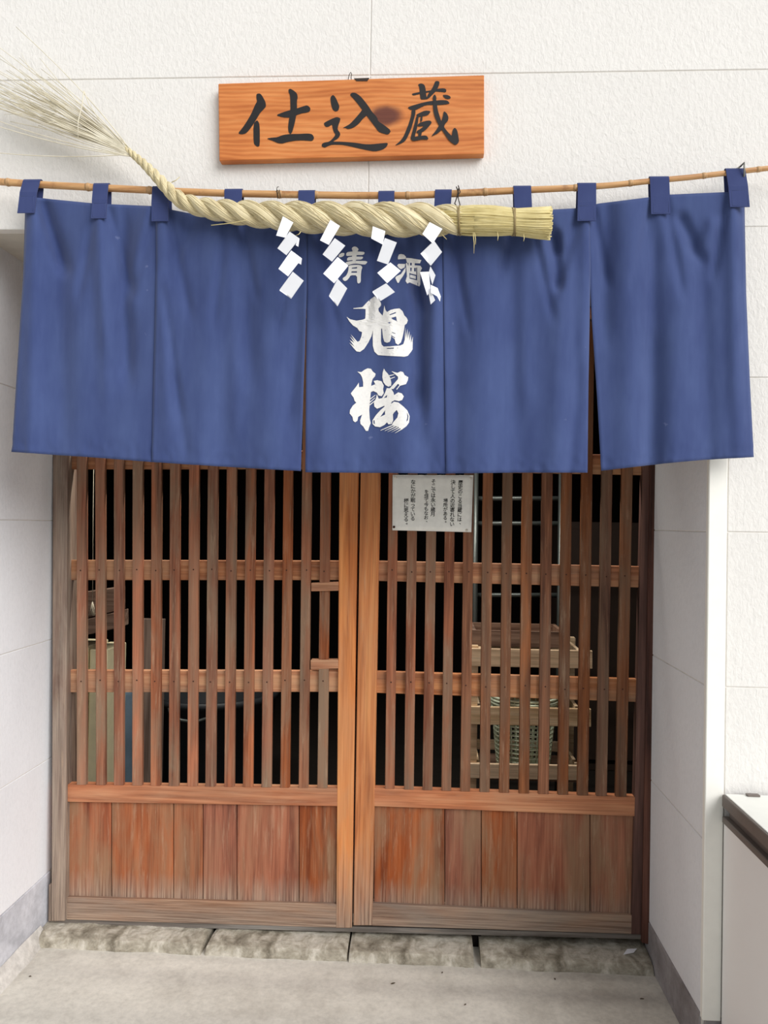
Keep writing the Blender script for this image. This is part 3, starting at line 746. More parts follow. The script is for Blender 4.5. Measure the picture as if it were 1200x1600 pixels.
# hanging loops
for cx, w_, y0, y1 in loops:
    pc = P(cx, pole_y(cx), YP); r = prad(cx) + 0.0012
    kk = [k for k in range(5) if interp(330, EDGE[k][0]) - 4 <= cx <= interp(330, EDGE[k][1]) + 4][0]
    hw = w_ / 2 * (CAM_D + YP) / FPX
    zb = P(cx, y1, YC - 0.01).z; ztop = P(cx, interp(cx, top_px), YC).z
    yfb = YC + YOFF[kk] - cloth_d(cx, y1) - 0.0035
    yfm = YC + YOFF[kk] - cloth_d(cx, interp(cx, top_px) + 4) - 0.0035
    path = [(YP + r * 0.9, ztop - 0.012), (YP + r, pc.z - 0.012), (YP + r, pc.z)]
    path += [(YP + r * math.cos(a), pc.z + r * math.sin(a)) for a in np.linspace(0.3, PI - 0.3, 7)]
    path += [(YP - r, pc.z), (min(YP - r, yfm), ztop + 0.006), (yfm - 0.0005, ztop - 0.004), (lerp(yfm, yfb, 0.5), lerp(ztop, zb, 0.5)), (yfb, zb)]
    lean = random.uniform(-0.003, 0.003)
    v = []; f = []
    for i, (y, z) in enumerate(path):
        a = path[max(i - 1, 0)]; b = path[min(i + 1, len(path) - 1)]
        t = Vector((0, b[0] - a[0], b[1] - a[1])).normalized(); nrm = Vector((0, -t.z, t.y)) * 0.0011
        dx = lean * (pc.z - z) / 0.05
        for sx_ in (-1, -0.5, 0, 0.5, 1):
            v.append(Vector((pc.x + dx + sx_ * hw, y, z)) + nrm); v.append(Vector((pc.x + dx + sx_ * hw, y, z)) - nrm)
    n2 = 10
    for i in range(len(path) - 1):
        a = i * n2; b = a + n2
        for s_ in range(4):
            f.append((a + 2 * s_, a + 2 * s_ + 2, b + 2 * s_ + 2, b + 2 * s_)); f.append((a + 2 * s_ + 1, b + 2 * s_ + 1, b + 2 * s_ + 3, a + 2 * s_ + 3))
        f.append((a, b, b + 1, a + 1)); f.append((a + 8, a + 9, b + 9, b + 8))
    e = (len(path) - 1) * n2
    for s_ in range(4): f.append((2 * s_, 2 * s_ + 1, 2 * s_ + 3, 2 * s_ + 2)); f.append((e + 2 * s_, e + 2 * s_ + 2, e + 2 * s_ + 3, e + 2 * s_ + 1))
    lo_p = build('hanging_loop', v, f, M['navy2'], cur, smooth=False, doubles=False)
    # box stitching near the foot of the loop
    st = MB(); c0 = Vector((pc.x + lean * (pc.z - zb) / 0.05, 0, 0))
    pts = [(-0.8, zb + 0.003), (0.8, zb + 0.003), (0.8, lerp(zb, ztop, 0.92)), (-0.8, lerp(zb, ztop, 0.92))]
    def ly(z): return lerp(yfm, yfb, min(1, max(0, (ztop - z) / max(1e-4, ztop - zb)))) - 0.0012
    for a, b in zip(pts, pts[1:] + pts[:1]):
        st.tube([Vector((c0.x + lerp(a[0], b[0], t) * hw, ly(lerp(a[1], b[1], t)), lerp(a[1], b[1], t))) for t in (0, .5, 1)], 0.0004, 4)
    st.obj('stitching', M['navy'], lo_p)

def dye_char(polys, x0, y0, s, holes=None, sm=1):
    polys = [smooth_poly(p, sm) if sm else p for p in polys]
    v, f = flatpoly(polys, x0, y0, s, None, holes)
    bm = bmesh.new()
    bv = [bm.verts.new((a, b, z * 0.05)) for a, b, z in v]
    for t in f:
        try: bm.faces.new([bv[i] for i in t])
        except ValueError: pass
    for _ in range(3):
        es = [e for e in bm.edges if e.calc_length() > 6.0]
        if not es: break
        bmesh.ops.subdivide_edges(bm, edges=es, cuts=1)
    bmesh.ops.triangulate(bm, faces=bm.faces)
    bm.verts.ensure_lookup_table(); bm.verts.index_update()
    vv = [cloth_pt(q.co.x, q.co.y, 2, -0.0013 - 0.001 * q.co.z) for q in bm.verts]
    ff = [tuple(q.index for q in fc.verts) for fc in bm.faces]
    bm.free()
    build('dyed_character', vv, ff, M['dye'], mid_panel)
dye_char([[(130,390),(150,340),(210,300),(275,305),(268,360),(232,392),(170,408)], [(40,560),(130,520),(190,545),(170,610),(110,650)], [(20,930),(90,800),(160,700),(180,760),(120,880),(70,960)],
 [(438,190),(500,148),(560,163),(608,215),(582,260),(557,330),(552,492),(448,492),(453,330),(468,260)],
 [(323,285),(450,268),(600,268),(755,280),(722,352),(570,354),(450,367),(308,378)],
 [(343,408),(450,388),(560,388),(720,388),(682,457),(560,462),(440,470),(326,491)],
 [(284,525),(440,488),(560,486),(822,493),(772,574),(700,574),(560,552),(470,557),(346,594)],
 [(368,600),(470,583),(642,583),(696,635),(672,700),(657,820),(657,990),(600,1025),(570,990),(568,827),(417,827),(387,882),(332,948),(275,966),(228,920),(238,888),(308,843),(348,770),(370,680)]],
 520, 375, 15.0, {7: [[(450,650),(570,632),(570,666),(440,674)], [(440,735),(566,732),(566,767),(430,767)]]})
dye_char([[(325,400),(348,338),(400,327),(470,343),(515,395),(504,443),(326,454)], [(308,600),(338,558),(500,562),(484,642),(400,684),(348,653)],
 [(264,890),(288,852),(398,797),(458,707),(509,640),(503,742),(442,853),(382,933),(346,1004),(318,1004)],
 [(508,417),(640,428),(876,468),(842,548),(730,544),(640,534),(540,534)],
 [(510,545),(545,538),(567,600),(700,590),(852,603),(890,660),(853,742),(853,1042),(830,1090),(788,1073),(600,994),(545,1020),(505,960),(537,850),(527,700)],
 [(572,515),(612,520),(612,615),(577,615)], [(653,520),(722,525),(717,612),(648,608)], [(612,812),(745,843),(745,915),(608,880)]],
 600, 375, 15.0, {4: [[(613,650),(652,650),(642,737),(620,732)], [(706,655),(745,655),(745,742),(706,735)], [(594,770),(640,790),(758,818),(752,650),(776,650),(776,946),(597,904)]]}, sm=0)
dye_char([[(205,245),(330,230),(350,215),(400,160),(440,125),(510,72),(560,110),(600,165),(605,205),(565,250),(570,290),(605,330),(625,352),(638,300),(650,205),(668,270),(690,300),(740,270),(800,255),(870,248),(915,290),(940,350),(975,385),(990,420),(975,465),(945,490),(935,560),(915,660),(890,740),(850,774),(815,750),(800,690),(750,650),(745,690),(730,730),(690,744),(650,727),(632,670),(618,540),(605,540),(602,720),(612,770),(640,798),(760,793),(880,783),(925,763),(945,700),(955,520),(962,680),(985,542),(985,690),(1012,577),(1012,720),(1035,617),(1037,745),(1063,652),(1058,840),(1030,882),(990,932),(940,945),(820,938),(700,932),(560,922),(508,872),(486,790),(483,660),(488,560),(502,505),(465,650),(420,740),(360,832),(300,875),(250,868),(208,822),(146,743),(222,802),(150,703),(215,745),(156,653),(235,730),(167,622),(265,730),(295,715),(320,650),(330,590),(290,575),(260,530),(200,495),(150,440),(106,368),(160,405),(250,425),(340,410),(375,395),(380,330),(380,258),(330,254),(205,254)]],
 530, 455, 9.2308, {0: [[(725,335),(815,300),(818,316),(735,346)], [(750,385),(820,365),(832,432),(770,406)], [(680,822),(790,814),(785,830),(690,832)], [(752,585),(812,608),(808,616),(770,604)], [(748,632),(806,668),(802,678),(752,650)]]}, sm=0)
dye_char([[(262,99),(320,105),(360,75),(410,50),(460,58),(482,95),(525,130),(517,165),(482,205),(464,270),(456,400),(441,560),(433,650),(441,780),(455,840),(432,900),(417,953),(385,953),(348,892),(307,852),(302,800),(322,740),(340,700),(345,400),(345,250),(330,180),(305,135)],
 [(168,410),(250,308),(282,256),(287,323),(345,316),(455,308),(520,280),(496,233),(550,222),(612,238),(643,300),(633,350),(643,410),(612,454),(568,443),(543,402),(480,372),(440,422),(340,442),(302,502),(250,549),(222,522),(207,470),(177,432)],
 [(345,430),(308,493),(197,588),(157,650),(151,702),(192,752),(202,807),(230,829),(263,807),(273,752),(332,717),(385,650)],
 [(645,54),(667,90),(703,130),(738,190),(752,260),(747,303),(710,316),(668,293),(637,250),(622,180),(627,110)],
 [(752,92),(840,116),(885,95),(922,105),(943,148),(996,178),(990,222),(963,279),(872,304),(850,272),(782,349),(722,349),(848,205),(848,172)],
 [(686,336),(747,341),(784,400),(792,438),(850,397),(902,412),(932,455),(908,508),(860,524),(800,511),(757,533),(742,590),(773,680),(778,800),(757,853),(710,859),(688,827),(669,760),(662,650),(652,590),(600,613),(545,634),(507,602),(501,550),(532,480),(543,424),(570,490),(620,480),(660,405)],
 [(662,596),(600,648),(528,728),(481,800),(481,852),(518,889),(590,899),(652,868),(692,827),(674,760),(670,690)],
 [(745,566),(790,531),(852,542),(922,598),(983,658),(1016,740),(1008,832),(972,884),(902,935),(850,894),(755,874),(778,830),(838,760),(853,700),(830,650),(790,690),(760,740),(745,640)],
 [(592,952),(602,940),(750,872),(770,880)], [(652,958),(662,948),(790,884),(812,892)], [(694,970),(704,962),(834,894),(852,902)], [(744,978),(754,972),(872,902),(892,910)], [(800,990),(808,982),(902,916),(918,926)],
 [(440,552),(440,534),(518,470),(516,482)], [(440,508),(442,490),(524,430),(522,442)], [(438,590),(440,572),(516,512),(516,526)], [(452,396),(456,380),(504,366),(500,376)], [(716,168),(716,152),(796,136),(792,146)], [(734,208),(738,194),(806,170),(800,182)], [(770,352),(764,340),(838,260),(846,268)], [(830,362),(824,350),(872,290),(880,300)]],
 530, 570, 9.2308, {5: [[(645,476),(692,432),(686,472)]], 6: [[(592,752),(662,656),(660,718)], [(493,800),(510,800),(512,858),(495,846)]], 7: [[(975,682),(1000,740),(990,800),(968,822),(984,750)]]}, sm=0)

# ------------------------------------------------------------------ straw rope
rope_px = [(190, 226, 4.5, -0.062), (205, 239, 5.5, -0.070), (222, 253, 7, -0.080), (242, 273, 8.5, -0.090), (262, 295, 10.5, -0.098), (280, 312, 12.5, -0.104), (305, 322, 14.5, -0.110), (340, 328.5, 17, -0.114), (380, 333, 19.5, -0.118), (430, 337, 22, -0.121), (490, 340, 24.5, -0.123), (550, 342, 26, -0.124), (610, 343, 26.5, -0.124), (660, 344, 26, -0.123), (700, 344.5, 24, -0.122), (722, 345, 21, -0.121)]
# resample smoothly
arr = np.array(rope_px, float); tt = np.concatenate([[0], np.cumsum(np.hypot(np.diff(arr[:, 0]), np.diff(arr[:, 1])))])
NS = 420
ts = np.linspace(0, tt[-1], NS)
R4 = np.stack([np.interp(ts, tt, arr[:, i]) for i in range(4)], 1)
ker = np.hanning(31); ker /= ker.sum()
for i in range(4):
    pad = np.concatenate([np.full(15, R4[0, i]) - np.arange(15, 0, -1) * (R4[1, i] - R4[0, i]) * -1 * -1, R4[:, i], np.full(15, R4[-1, i]) + np.arange(1, 16) * (R4[-1, i] - R4[-2, i])])
    R4[:, i] = np.convolve(pad, ker, 'valid')
cen = [P(a, b, d) for a, b, _, d in R4]
rad = [hw_ * (CAM_D + d) / FPX for _, _, hw_, d in R4]
rope = empty('straw_rope', P(560, 365, -0.12), 'thick twisted straw rope with frayed tips hung in front of the blue curtain', 'rope')
ang = [0.0]
for i in range(1, NS):
    ds = (cen[i] - cen[i - 1]).length
    ang.append(ang[-1] + 2 * PI * ds / (5.5 * (rad[i] + 0.0008)))
FRONT = Vector((0, -1, 0))
frames = []
for i in range(NS):
    t = (cen[min(i + 1, NS - 1)] - cen[max(i - 1, 0)]).normalized()
    side = t.cross(FRONT).normalized(); upv = side if side.z > 0 else -side
    fr = upv.cross(t).normalized(); fr = fr if fr.y < 0 else -fr
    frames.append((t, upv, fr))
for s in range(3):
    mb = MB(); ctr = []; rr = []
    for i in range(NS):
        a = ang[i] + 2 * PI * s / 3 + 0.6
        _, upv, fr = frames[i]
        ctr.append(cen[i] + (upv * math.cos(a) + fr * math.sin(a)) * rad[i] * 0.50); rr.append(rad[i] * 0.50)
    mb.tube(ctr[::2] + [ctr[-1]], [r_ * 0.97 for r_ in rr[::2]] + [rr[-1]], 14)
    for k in range(46):
        ph = random.uniform(0, 2 * PI); tw = random.uniform(-16, -10); a0 = random.randint(0, NS // 2); a1 = random.randint(a0 + 90, NS - 1) if a0 + 90 < NS - 1 else NS - 1
        if k < 18: a0, a1 = random.randint(0, 30), NS - 1
        pts = []; rs = []
        L = 0; wob = random.uniform(0, 6)
        for i in range(a0, a1, 3):
            if i > a0: L += (ctr[i] - ctr[max(i - 3, 0)]).length
            t = (ctr[min(i + 1, NS - 1)] - ctr[max(i - 1, 0)]).normalized()
            sd = t.cross(Vector((0, 0, 1))).normalized(); u2 = sd.cross(t)
            c = ph + tw * L + 0.15 * math.sin(L * 60 + wob)
            pts.append(ctr[i] + (sd * math.cos(c) + u2 * math.sin(c)) * (rr[i] * (0.985 + 0.012 * math.sin(i * 0.2 + wob)))); rs.append(min(0.0011, rr[i] * 0.13))
        if len(pts) > 3: mb.tube(pts, rs, 4, cap=False)
    mb.obj('strand', M['straw'], rope)
# straw brush at the right end
def bund(x): return interp(x, [(690, 344), (720, 345), (760, 345), (803, 347), (830, 348.5), (862, 349.5)]), interp(x, [(690, 17), (706, 20), (718, 21), (740, 22.5), (775, 22), (795, 20), (803, 19), (812, 20), (835, 22.5), (862, 24.5)])
mb = MB(); cx_ = [P(x, bund(x)[0], -0.121) for x in range(692, 855, 6)]
mb.tube(cx_, [bund(x)[1] * (CAM_D - 0.121) / FPX * 0.9 for x in range(692, 855, 6)], 20)
for k in range(420):
    ph = random.uniform(0, 2 * PI); fr_ = 0.90 + random.uniform(0, 0.1) if k < 260 else math.sqrt(random.random()) * 0.95
    xe = 858 + random.uniform(-4, 3); x0 = random.choice((688, 694, 700, 720, 740)) if k < 260 else 800
    dph = random.uniform(-0.35, 0.35); pts = []
    for x in np.linspace(x0, xe, 10 if k < 260 else 4):
        y, h = bund(x); h = h * (CAM_D - 0.121) / FPX; c = ph + dph * (x - 780) / 160
        pts.append(P(x, y, -0.121) + Vector((0, h * fr_ * math.cos(c), h * fr_ * math.sin(c))))
    mb.tube(pts, random.uniform(0.0010, 0.0017), 5)
o = mb.obj('straw_brush', M['straw_new'], rope); o['kind'] = 'stuff'
for xt_ in (716.5, 803):
    q = MB()
    for dx in (-2.6, 1.8):
        y, h = bund(xt_ + dx); h = h * (CAM_D - 0.121) / FPX * 1.04; c0 = P(xt_ + dx, y, -0.121)
        q.tube([c0 + Vector((0.003 * math.sin(a * 1.0 + dx), h * math.cos(a), h * math.sin(a))) for a in np.linspace(0, 2 * PI, 33)[:-1]], 0.0019, 7, closed=True)
    q.obj('tie_cord', M['cord'], rope)
q = MB()
c = P(716, pole_y(716), YP)
q.tube([c + Vector((0.0, 0.0105 * math.cos(a), 0.0105 * math.sin(a))) for a in np.linspace(0, 2 * PI, 17)[:-1]], 0.0012, 6, closed=True)
q.tube([P(713, 292, -0.075), P(716, 300, -0.085), P(713, 311, -0.10), P(710.5, 318, -0.115), P(715, 324, -0.122)], 0.0013, 6)
q.tube([P(716, 290, -0.074), P(719, 300, -0.085), P(715, 306, -0.095), P(717, 314, -0.11), P(719.5, 323, -0.122)], 0.0013, 6)
q.obj('hanging_wire', M['wire'], rope)
q = MB()
for a, b in (((739, 362), (740.5, 396)), ((741, 362), (743, 382)), ((777, 362), (777.5, 376)), ((818, 366), (818, 377)), ((690, 366), (698, 374)), ((470, 362), (462, 368)), ((268, 285), (281, 276)), ((330, 352), (386, 344))):
    m_ = ((a[0] + b[0]) / 2 + 1, (a[1] + b[1]) / 2 + 1)
    q.tube([P(*a, -0.135), P(*m_, -0.139), P(*b, -0.140)], [0.0011, 0.0009, 0.0005], 5)
o = q.obj('loose_straws', M['straw_new'], rope); o['kind'] = 'stuff'
# frayed tips fanning to the upper left
q = MB(); ends = []
for k in range(64):
    g = random.gauss(0, 1)
    ends.append((random.uniform(-45, 70), 138 + g * 24 + random.uniform(-6, 6), random.uniform(-0.11, -0.012)))
ends += [(25, 42, -0.05), (-5, 82, -0.06), (0, 92, -0.04), (30, 90, -0.08), (-30, 236, -0.09), (16, 190, -0.07), (60, 196, -0.06), (-20, 60, -0.05), (75, 120, -0.05), (-40, 185, -0.1), (10, 110, -0.06), (-12, 118, -0.1)]
for (ex, ey, ez) in ends:
    bow = random.uniform(-0.12, 0.16)
    sx_, sy_ = 208 + random.uniform(-3, 3), 242 + random.uniform(-3, 3)
    mx, my = lerp(sx_, ex, 0.45), lerp(sy_, ey, 0.45)
    nx_, ny_ = -(ey - sy_), (ex - sx_)
    mx += nx_ * bow * 0.5; my += ny_ * bow * 0.5 - 0
    pts = []; rs = []
    for t in np.linspace(0, 1, 12):
        a = (1 - t) ** 2; b = 2 * t * (1 - t); c = t * t
        pts.append(P(a * sx_ + b * mx + c * ex, a * sy_ + b * my + c * ey, a * -0.072 + b * -0.07 + c * ez)); rs.append(lerp(0.0014, 0.0008, t) * random.uniform(0.9, 1.1))
    q.tube(pts, rs, 5)
    if random.random() < 0.3:                                # a bent side shoot
        p = pts[8]; q.tube([p, p + Vector((random.uniform(-0.05, 0.0), -0.004, random.uniform(-0.05, 0.05)))], [0.0007, 0.0004], 4)
q.tube([P(131, 142, -0.09), P(128, 165, -0.095), P(122, 190, -0.1), P(122, 216, -0.1)], [0.0014, 0.0014, 0.0012, 0.0006], 5)
q.tube([P(131, 142, -0.09), P(140, 165, -0.085), P(160, 195, -0.08)], [0.0012, 0.0012, 0.0010], 5)
o = q.obj('frayed_straw_tips', M['straw_tip'], rope); o['kind'] = 'stuff'

# ------------------------------------------------------------------ zigzag paper streamers
def S(pts): return [(420 + a / 4, 310 + b / 4) for a, b in pts]
streams = [
 ('white zigzag paper streamer hanging from the rope, leftmost of the four', [
   [(88,112),(153,150),(103,245),(46,232)], [(130,207),(192,250),(110,355),(54,312)], [(140,325),(207,375),(120,487),(60,440)], [(150,458),(218,514),(143,622),(68,570)]], [[(176,262),(192,250),(184,302),(168,292)], [(190,392),(207,375),(202,414),(184,404)], [(68,570),(143,622),(140,627),(68,577)]]),
 ('white zigzag paper streamer partly covering the upper left white character', [
   [(385,134),(445,172),(375,290),(320,262)], [(412,248),(478,295),(395,395),(336,350)], [(430,366),(497,420),(408,530),(340,470)], [(430,502),(490,562),(432,670),(377,606)]], [[(377,606),(432,670),(428,673),(377,612)]]),
 ('white zigzag paper streamer hanging between the two small white characters', [
   [(650,174),(728,204),(712,288),(640,250)], [(725,247),(800,275),(745,413),(676,390)], [(760,400),(825,452),(740,530),(678,465)], [(733,530),(788,585),(700,640),(650,580)]], [[(650,580),(700,640),(690,640),(648,586)]]),
 ('crumpled white zigzag paper streamer covering the edge of the upper right white character', [
   [(1005,148),(1085,190),(1025,282),(960,222)], [(1033,264),(1083,335),(1013,420),(948,345)], [(945,460),(1000,458),(1012,580),(990,606)], [(1010,424),(1042,480),(1022,540),(1000,462)], [(1012,540),(1055,560),(1075,612),(1070,645),(1052,612),(1014,590)], [(1008,562),(1040,636),(1012,663),(998,592)]], [[(948,345),(975,336),(1012,410),(1010,420)]]),
]
for lb, quads, flaps in streams:
    first = S(quads[0])
    e = empty('paper_streamer', P(first[0][0], first[0][1], -0.160), lb, 'paper streamer', 'zigzag paper streamers on the straw rope')
    for k, qd in enumerate(quads + flaps):
        flap = k >= len(quads)
        pp = S(qd); N = len(pp)
        base = -0.1615 + (0.0028 if k % 2 else 0.0) - 0.0008 * k if not flap else -0.1575
        tilt = 0.007 if k % 2 == 0 else -0.006
        cxx = sum(a for a, b in pp) / N
        f3 = [P(a, b, base + tilt * (a - cxx) / 12) for a, b in pp]
        if k == 0:
            for i in (0, 1): f3[i] = P(pp[i][0], pp[i][1], -0.1525)
        b3 = [v_ + Vector((0, 0.0007, 0)) for v_ in f3]
        fs = [tuple(range(N - 1, -1, -1)), tuple(range(N, 2 * N))] + [(i, (i + 1) % N, N + (i + 1) % N, N + i) for i in range(N)]
        build('fold', f3 + b3, fs, M['paper'], e)

# ------------------------------------------------------------------ cabinet on the right
cxl = 0.722; ZT = 0.664
cb = empty('counter_cabinet', (cxl + 0.6, -0.24, 0), 'grey white cabinet with dark edged white worktop at the right wall', 'cabinet')
box('body', cxl + 0.002, cxl + 1.2, -0.47, -0.012, 0.0, ZT - 0.068, M['cab'], cb, 0.002)
box('rim', cxl - 0.002, cxl + 1.2, -0.475, -0.012, ZT - 0.068, ZT - 0.052, M['cabedge'], cb, 0.002)
box('neck', cxl + 0.012, cxl + 1.18, -0.45, -0.02, ZT - 0.052, ZT - 0.030, M['cabedge'], cb, 0.0)
box('worktop_edge', cxl - 0.002, cxl + 1.2, -0.48, -0.010, ZT - 0.030, ZT - 0.001, M['cabedge'], cb, 0.002)
box('worktop', cxl + 0.004, cxl + 1.19, -0.47, -0.014, ZT - 0.003, ZT + 0.0015, M['cabtop'], cb, 0.001)
box('hinge_clip', cxl + 0.05, cxl + 0.08, -0.03, -0.016, ZT + 0.0016, ZT + 0.006, M['cabedge'], cb, 0.001)

# ------------------------------------------------------------------ inside, behind the lattice
def px_box(nm, x0, y0, x1, y1, Y, th, m, parent=None): return prism(nm, [(x0, y0), (x1, y0), (x1, y1), (x0, y1)], Y, th, m, parent, 0.002)
# unseen fill lamp, added to brighten the crate and basket behind the lattice
tl = empty('fill_lamp', (-0.45, 0.70, 2.70), 'long fill lamp added out of view inside above the lattice doors', 'lamp')
for xx in (-1.3, 0.4):
    q = MB(); q.tube([(xx, 0.70, 2.26), (xx, 0.70, 2.70)], 0.003, 6); q.obj('cable', M['wire'], tl)
box('housing', -1.6, 0.7, 0.66, 0.74, 2.225, 2.26, M['steel'], tl, 0.003)
ld_ = bpy.data.lights.new('fill_light', 'AREA'); ld_.shape = 'RECTANGLE'; ld_.size = 2.2; ld_.size_y = 0.04; ld_.energy = 32; ld_.color = (1.0, 0.95, 0.86)
lo_ = bpy.data.objects.new('fill_light', ld_); COL.objects.link(lo_); lo_.parent = tl; lo_.location = Vector((-0.45, 0.70, 2.222)) - tl.location
# slatted crate
YCR = 0.93
cr = empty('slatted_crate', P(830, 1222, YCR + 0.15), 'pale slatted wooden crate behind the right lattice', 'crate')
for ya, yb, xe in ((1013, 1041, 926), (1104, 1132, 924), (1193, 1216, 920)):
    prism('crate_slat', [(733, ya), (xe, ya + 4), (xe, yb + 4), (733, yb)], YCR, 0.014, M['crate'], cr)
    a = P(733, ya, YCR); b = P(xe, yb, YCR)
    box('crate_slat', a.x, b.x, YCR + 0.32, YCR + 0.334, b.z, a.z, M['crate'], cr)
a = P(735, 1010, YCR); b = P(920, 1226, YCR)
for xx in (a.x, b.x - 0.03):
    for yy in (YCR + 0.014, YCR + 0.29): box('corner_post', xx, xx + 0.03, yy, yy + 0.03, 0.0, a.z, M['crate'], cr)
    for ya, yb in ((1013, 1041), (1104, 1132), (1193, 1216)):
        zz0, zz1 = P(735, yb, YCR).z, P(735, ya, YCR).z
        box('side_slat', xx + (0.03 if xx == a.x else -0.012), xx + (0.042 if xx == a.x else 0.0), YCR + 0.014, YCR + 0.32, zz0, zz1, M['crate'], cr)
box('crate_floor', a.x + 0.03, b.x - 0.03, YCR + 0.02, YCR + 0.31, b.z + 0.0, b.z + 0.012, M['plank'], cr)
# basket in the crate
YB = YCR + 0.15
cz0 = b.z + 0.014; bc = P(817, 1190, YB); bx = bc.x
ztop_b = P(817, 1086, YB).z
bk = empty('plastic_basket', (bx, YB, cz0), 'pale green slotted plastic basket standing in the wooden crate', 'basket')
r0, r1 = 0.098, 0.122
q = MB(); nh = 15
for i in range(nh):
    t = i / (nh - 1); r = lerp(r0, r1, t); z = lerp(cz0 + 0.006, ztop_b - 0.03, t)
    q.tube([(bx + r * math.cos(c), YB + r * math.sin(c), z) for c in np.linspace(0, 2 * PI, 41)[:-1]], 0.0032, 6, closed=True)
q.obj('hoops', M['basket'], bk)
q = MB()
for c in np.linspace(0, 2 * PI, 37)[:-1]:
    q.tube([(bx + r0 * math.cos(c), YB + r0 * math.sin(c), cz0), (bx + r1 * math.cos(c), YB + r1 * math.sin(c), ztop_b - 0.02)], 0.0026, 5)
q.obj('ribs', M['basket'], bk)
q = MB()
for dz, dr in ((0, 0.004), (-0.012, 0.006), (-0.024, 0.004)):
    q.tube([(bx + (r1 + dr) * math.cos(c), YB + (r1 + dr) * math.sin(c), ztop_b + dz) for c in np.linspace(0, 2 * PI, 41)[:-1]], 0.005, 8, closed=True)
q.obj('rim', M['basket'], bk)
q = MB(); q.tube([(bx, YB, cz0), (bx, YB, cz0 + 0.004)], r0, 28); q.obj('bottom', M['basket'], bk, smooth=False)
# steel trolley frame
YT = 1.42
fz = empty('steel_frame', P(810, 1225, YT), 'dull steel ladder frame standing behind the wooden crate', 'ladder')
for x0, x1, r in ((744, 742, 0.011), (878, 872, 0.012)):
    for dy in (0, 0.035):
        a = P(x0, 690, YT + dy); b = P(x1, 1150, YT + dy); b.z = 0.0
        q = MB(); q.tube([a, b], r, 10); q.obj('upright', M['steel'], fz)
for y in (779, 818, 930, 700):
    a = P(744, y, YT + 0.017); b = P(878, y, YT + 0.017); q = MB(); q.tube([a, b], 0.0105, 10); q.obj('rung', M['steel'], fz)
# wooden tray lying on the crate
zc = P(735, 1013, YCR).z
a = P(738, 1008, YCR + 0.05); b = P(884, 990, YCR + 0.05)
tr = empty('wooden_tray', ((a.x + b.x) / 2, YCR + 0.17, zc), 'shallow brown wooden tray resting on top of the slatted crate', 'tray')
box('tray_side', a.x, b.x, YCR + 0.05, YCR + 0.064, zc + 0.001, zc + 0.06, M['plank'], tr)
box('tray_side', a.x, b.x, YCR + 0.27, YCR + 0.284, zc + 0.001, zc + 0.06, M['plank'], tr)
box('tray_end', a.x, a.x + 0.014, YCR + 0.064, YCR + 0.27, zc + 0.001, zc + 0.06, M['plank'], tr)
box('tray_end', b.x - 0.014, b.x, YCR + 0.064, YCR + 0.27, zc + 0.001, zc + 0.06, M['plank'], tr)
box('tray_bottom', a.x + 0.014, b.x - 0.014, YCR + 0.064, YCR + 0.27, zc + 0.001, zc + 0.012, M['plank'], tr)
# dark cupboard
a = P(885, 815, 2.3)
cp = empty('dark_cupboard', (a.x + 0.45, 2.6, 0), 'dark brown cupboard deep inside behind the right lattice', 'cupboard')
box('carcass', a.x, a.x + 0.9, 2.3, 2.9, 0, a.z, M['cupboard'], cp, 0.004)
for k in range(2): box('cupboard_door', a.x + 0.02 + 0.44 * k, a.x + 0.44 + 0.44 * k, 2.28, 2.30, 0.06, a.z - 0.04, M['cupboard'], cp, 0.004)
# cream locker, left
YL = 0.92
a = P(107, 1010, YL); b = P(162, 1212, YL)
lk = empty('cream_locker', ((a.x + b.x) / 2, YL + 0.2, 0), 'cream painted metal box standing behind the left lattice', 'box')
box('body', a.x - 0.22, P(134, 1100, YL).x, YL, YL + 0.20, 0.0, a.z, M['cream'], lk, 0.004)
box('door', P(136, 1100, YL).x, b.x, YL + 0.012, YL + 0.20, 0.0, a.z - 0.01, M['cream'], lk, 0.004)
# boards leaning above
def slab(nm, lb, pts, Y, th, m):
    f = [P(x, y, Y) for x, y in pts]; bk_ = [v_ + Vector((0, th, 0)) for v_ in f]
    return tag(build(nm, f + bk_, [(0, 3, 2, 1), (4, 5, 6, 7), (0, 1, 5, 4), (1, 2, 6, 5), (2, 3, 7, 6), (3, 0, 4, 7)], m, bevel=0.002), lb, 'board')
zl = a.z
slab('wooden_plank', 'long brown plank lying on the cream box behind the left lattice', [(60, 986), (182, 956), (182, 982), (60, 1009)], YL + 0.001, 0.12, M['plank'])
slab('wooden_plank', 'shorter brown plank stacked above the long plank behind the left lattice', [(60, 936), (180, 918), (180, 955), (60, 985)], YL + 0.001, 0.10, M['plank'])
a = P(166, 985, 1.0); b = P(201, 1230, 1.0)
gp = box('grey_panel', a.x, b.x, 1.36, 1.39, 0.0, a.z, M['plank_v']); tag(gp, 'grey brown board standing upright behind the left lattice', 'board')
q = MB(); c = P(186, 1100, 1.22)
dr = empty('plastic_drum', (c.x, 1.22, 0), 'blue grey plastic drum on the floor behind the left lattice', 'drum')
zt_ = P(186, 1072, 1.22).z
q.tube([(c.x, 1.22, z) for z in (0.0, 0.02, zt_ * .3, zt_ * .33, zt_ * .36, zt_ * .64, zt_ * .67, zt_ * .7, zt_ - 0.03, zt_)], [0.062, 0.066, 0.066, 0.070, 0.066, 0.066, 0.070, 0.066, 0.066, 0.055], 24); q.obj('shell', M['pipe'], dr)
q = MB(); q.tube([(c.x, 1.22, zt_), (c.x, 1.22, zt_ + 0.02)], [0.05, 0.05], 24); q.obj('lid', M['blue_drum'], dr)
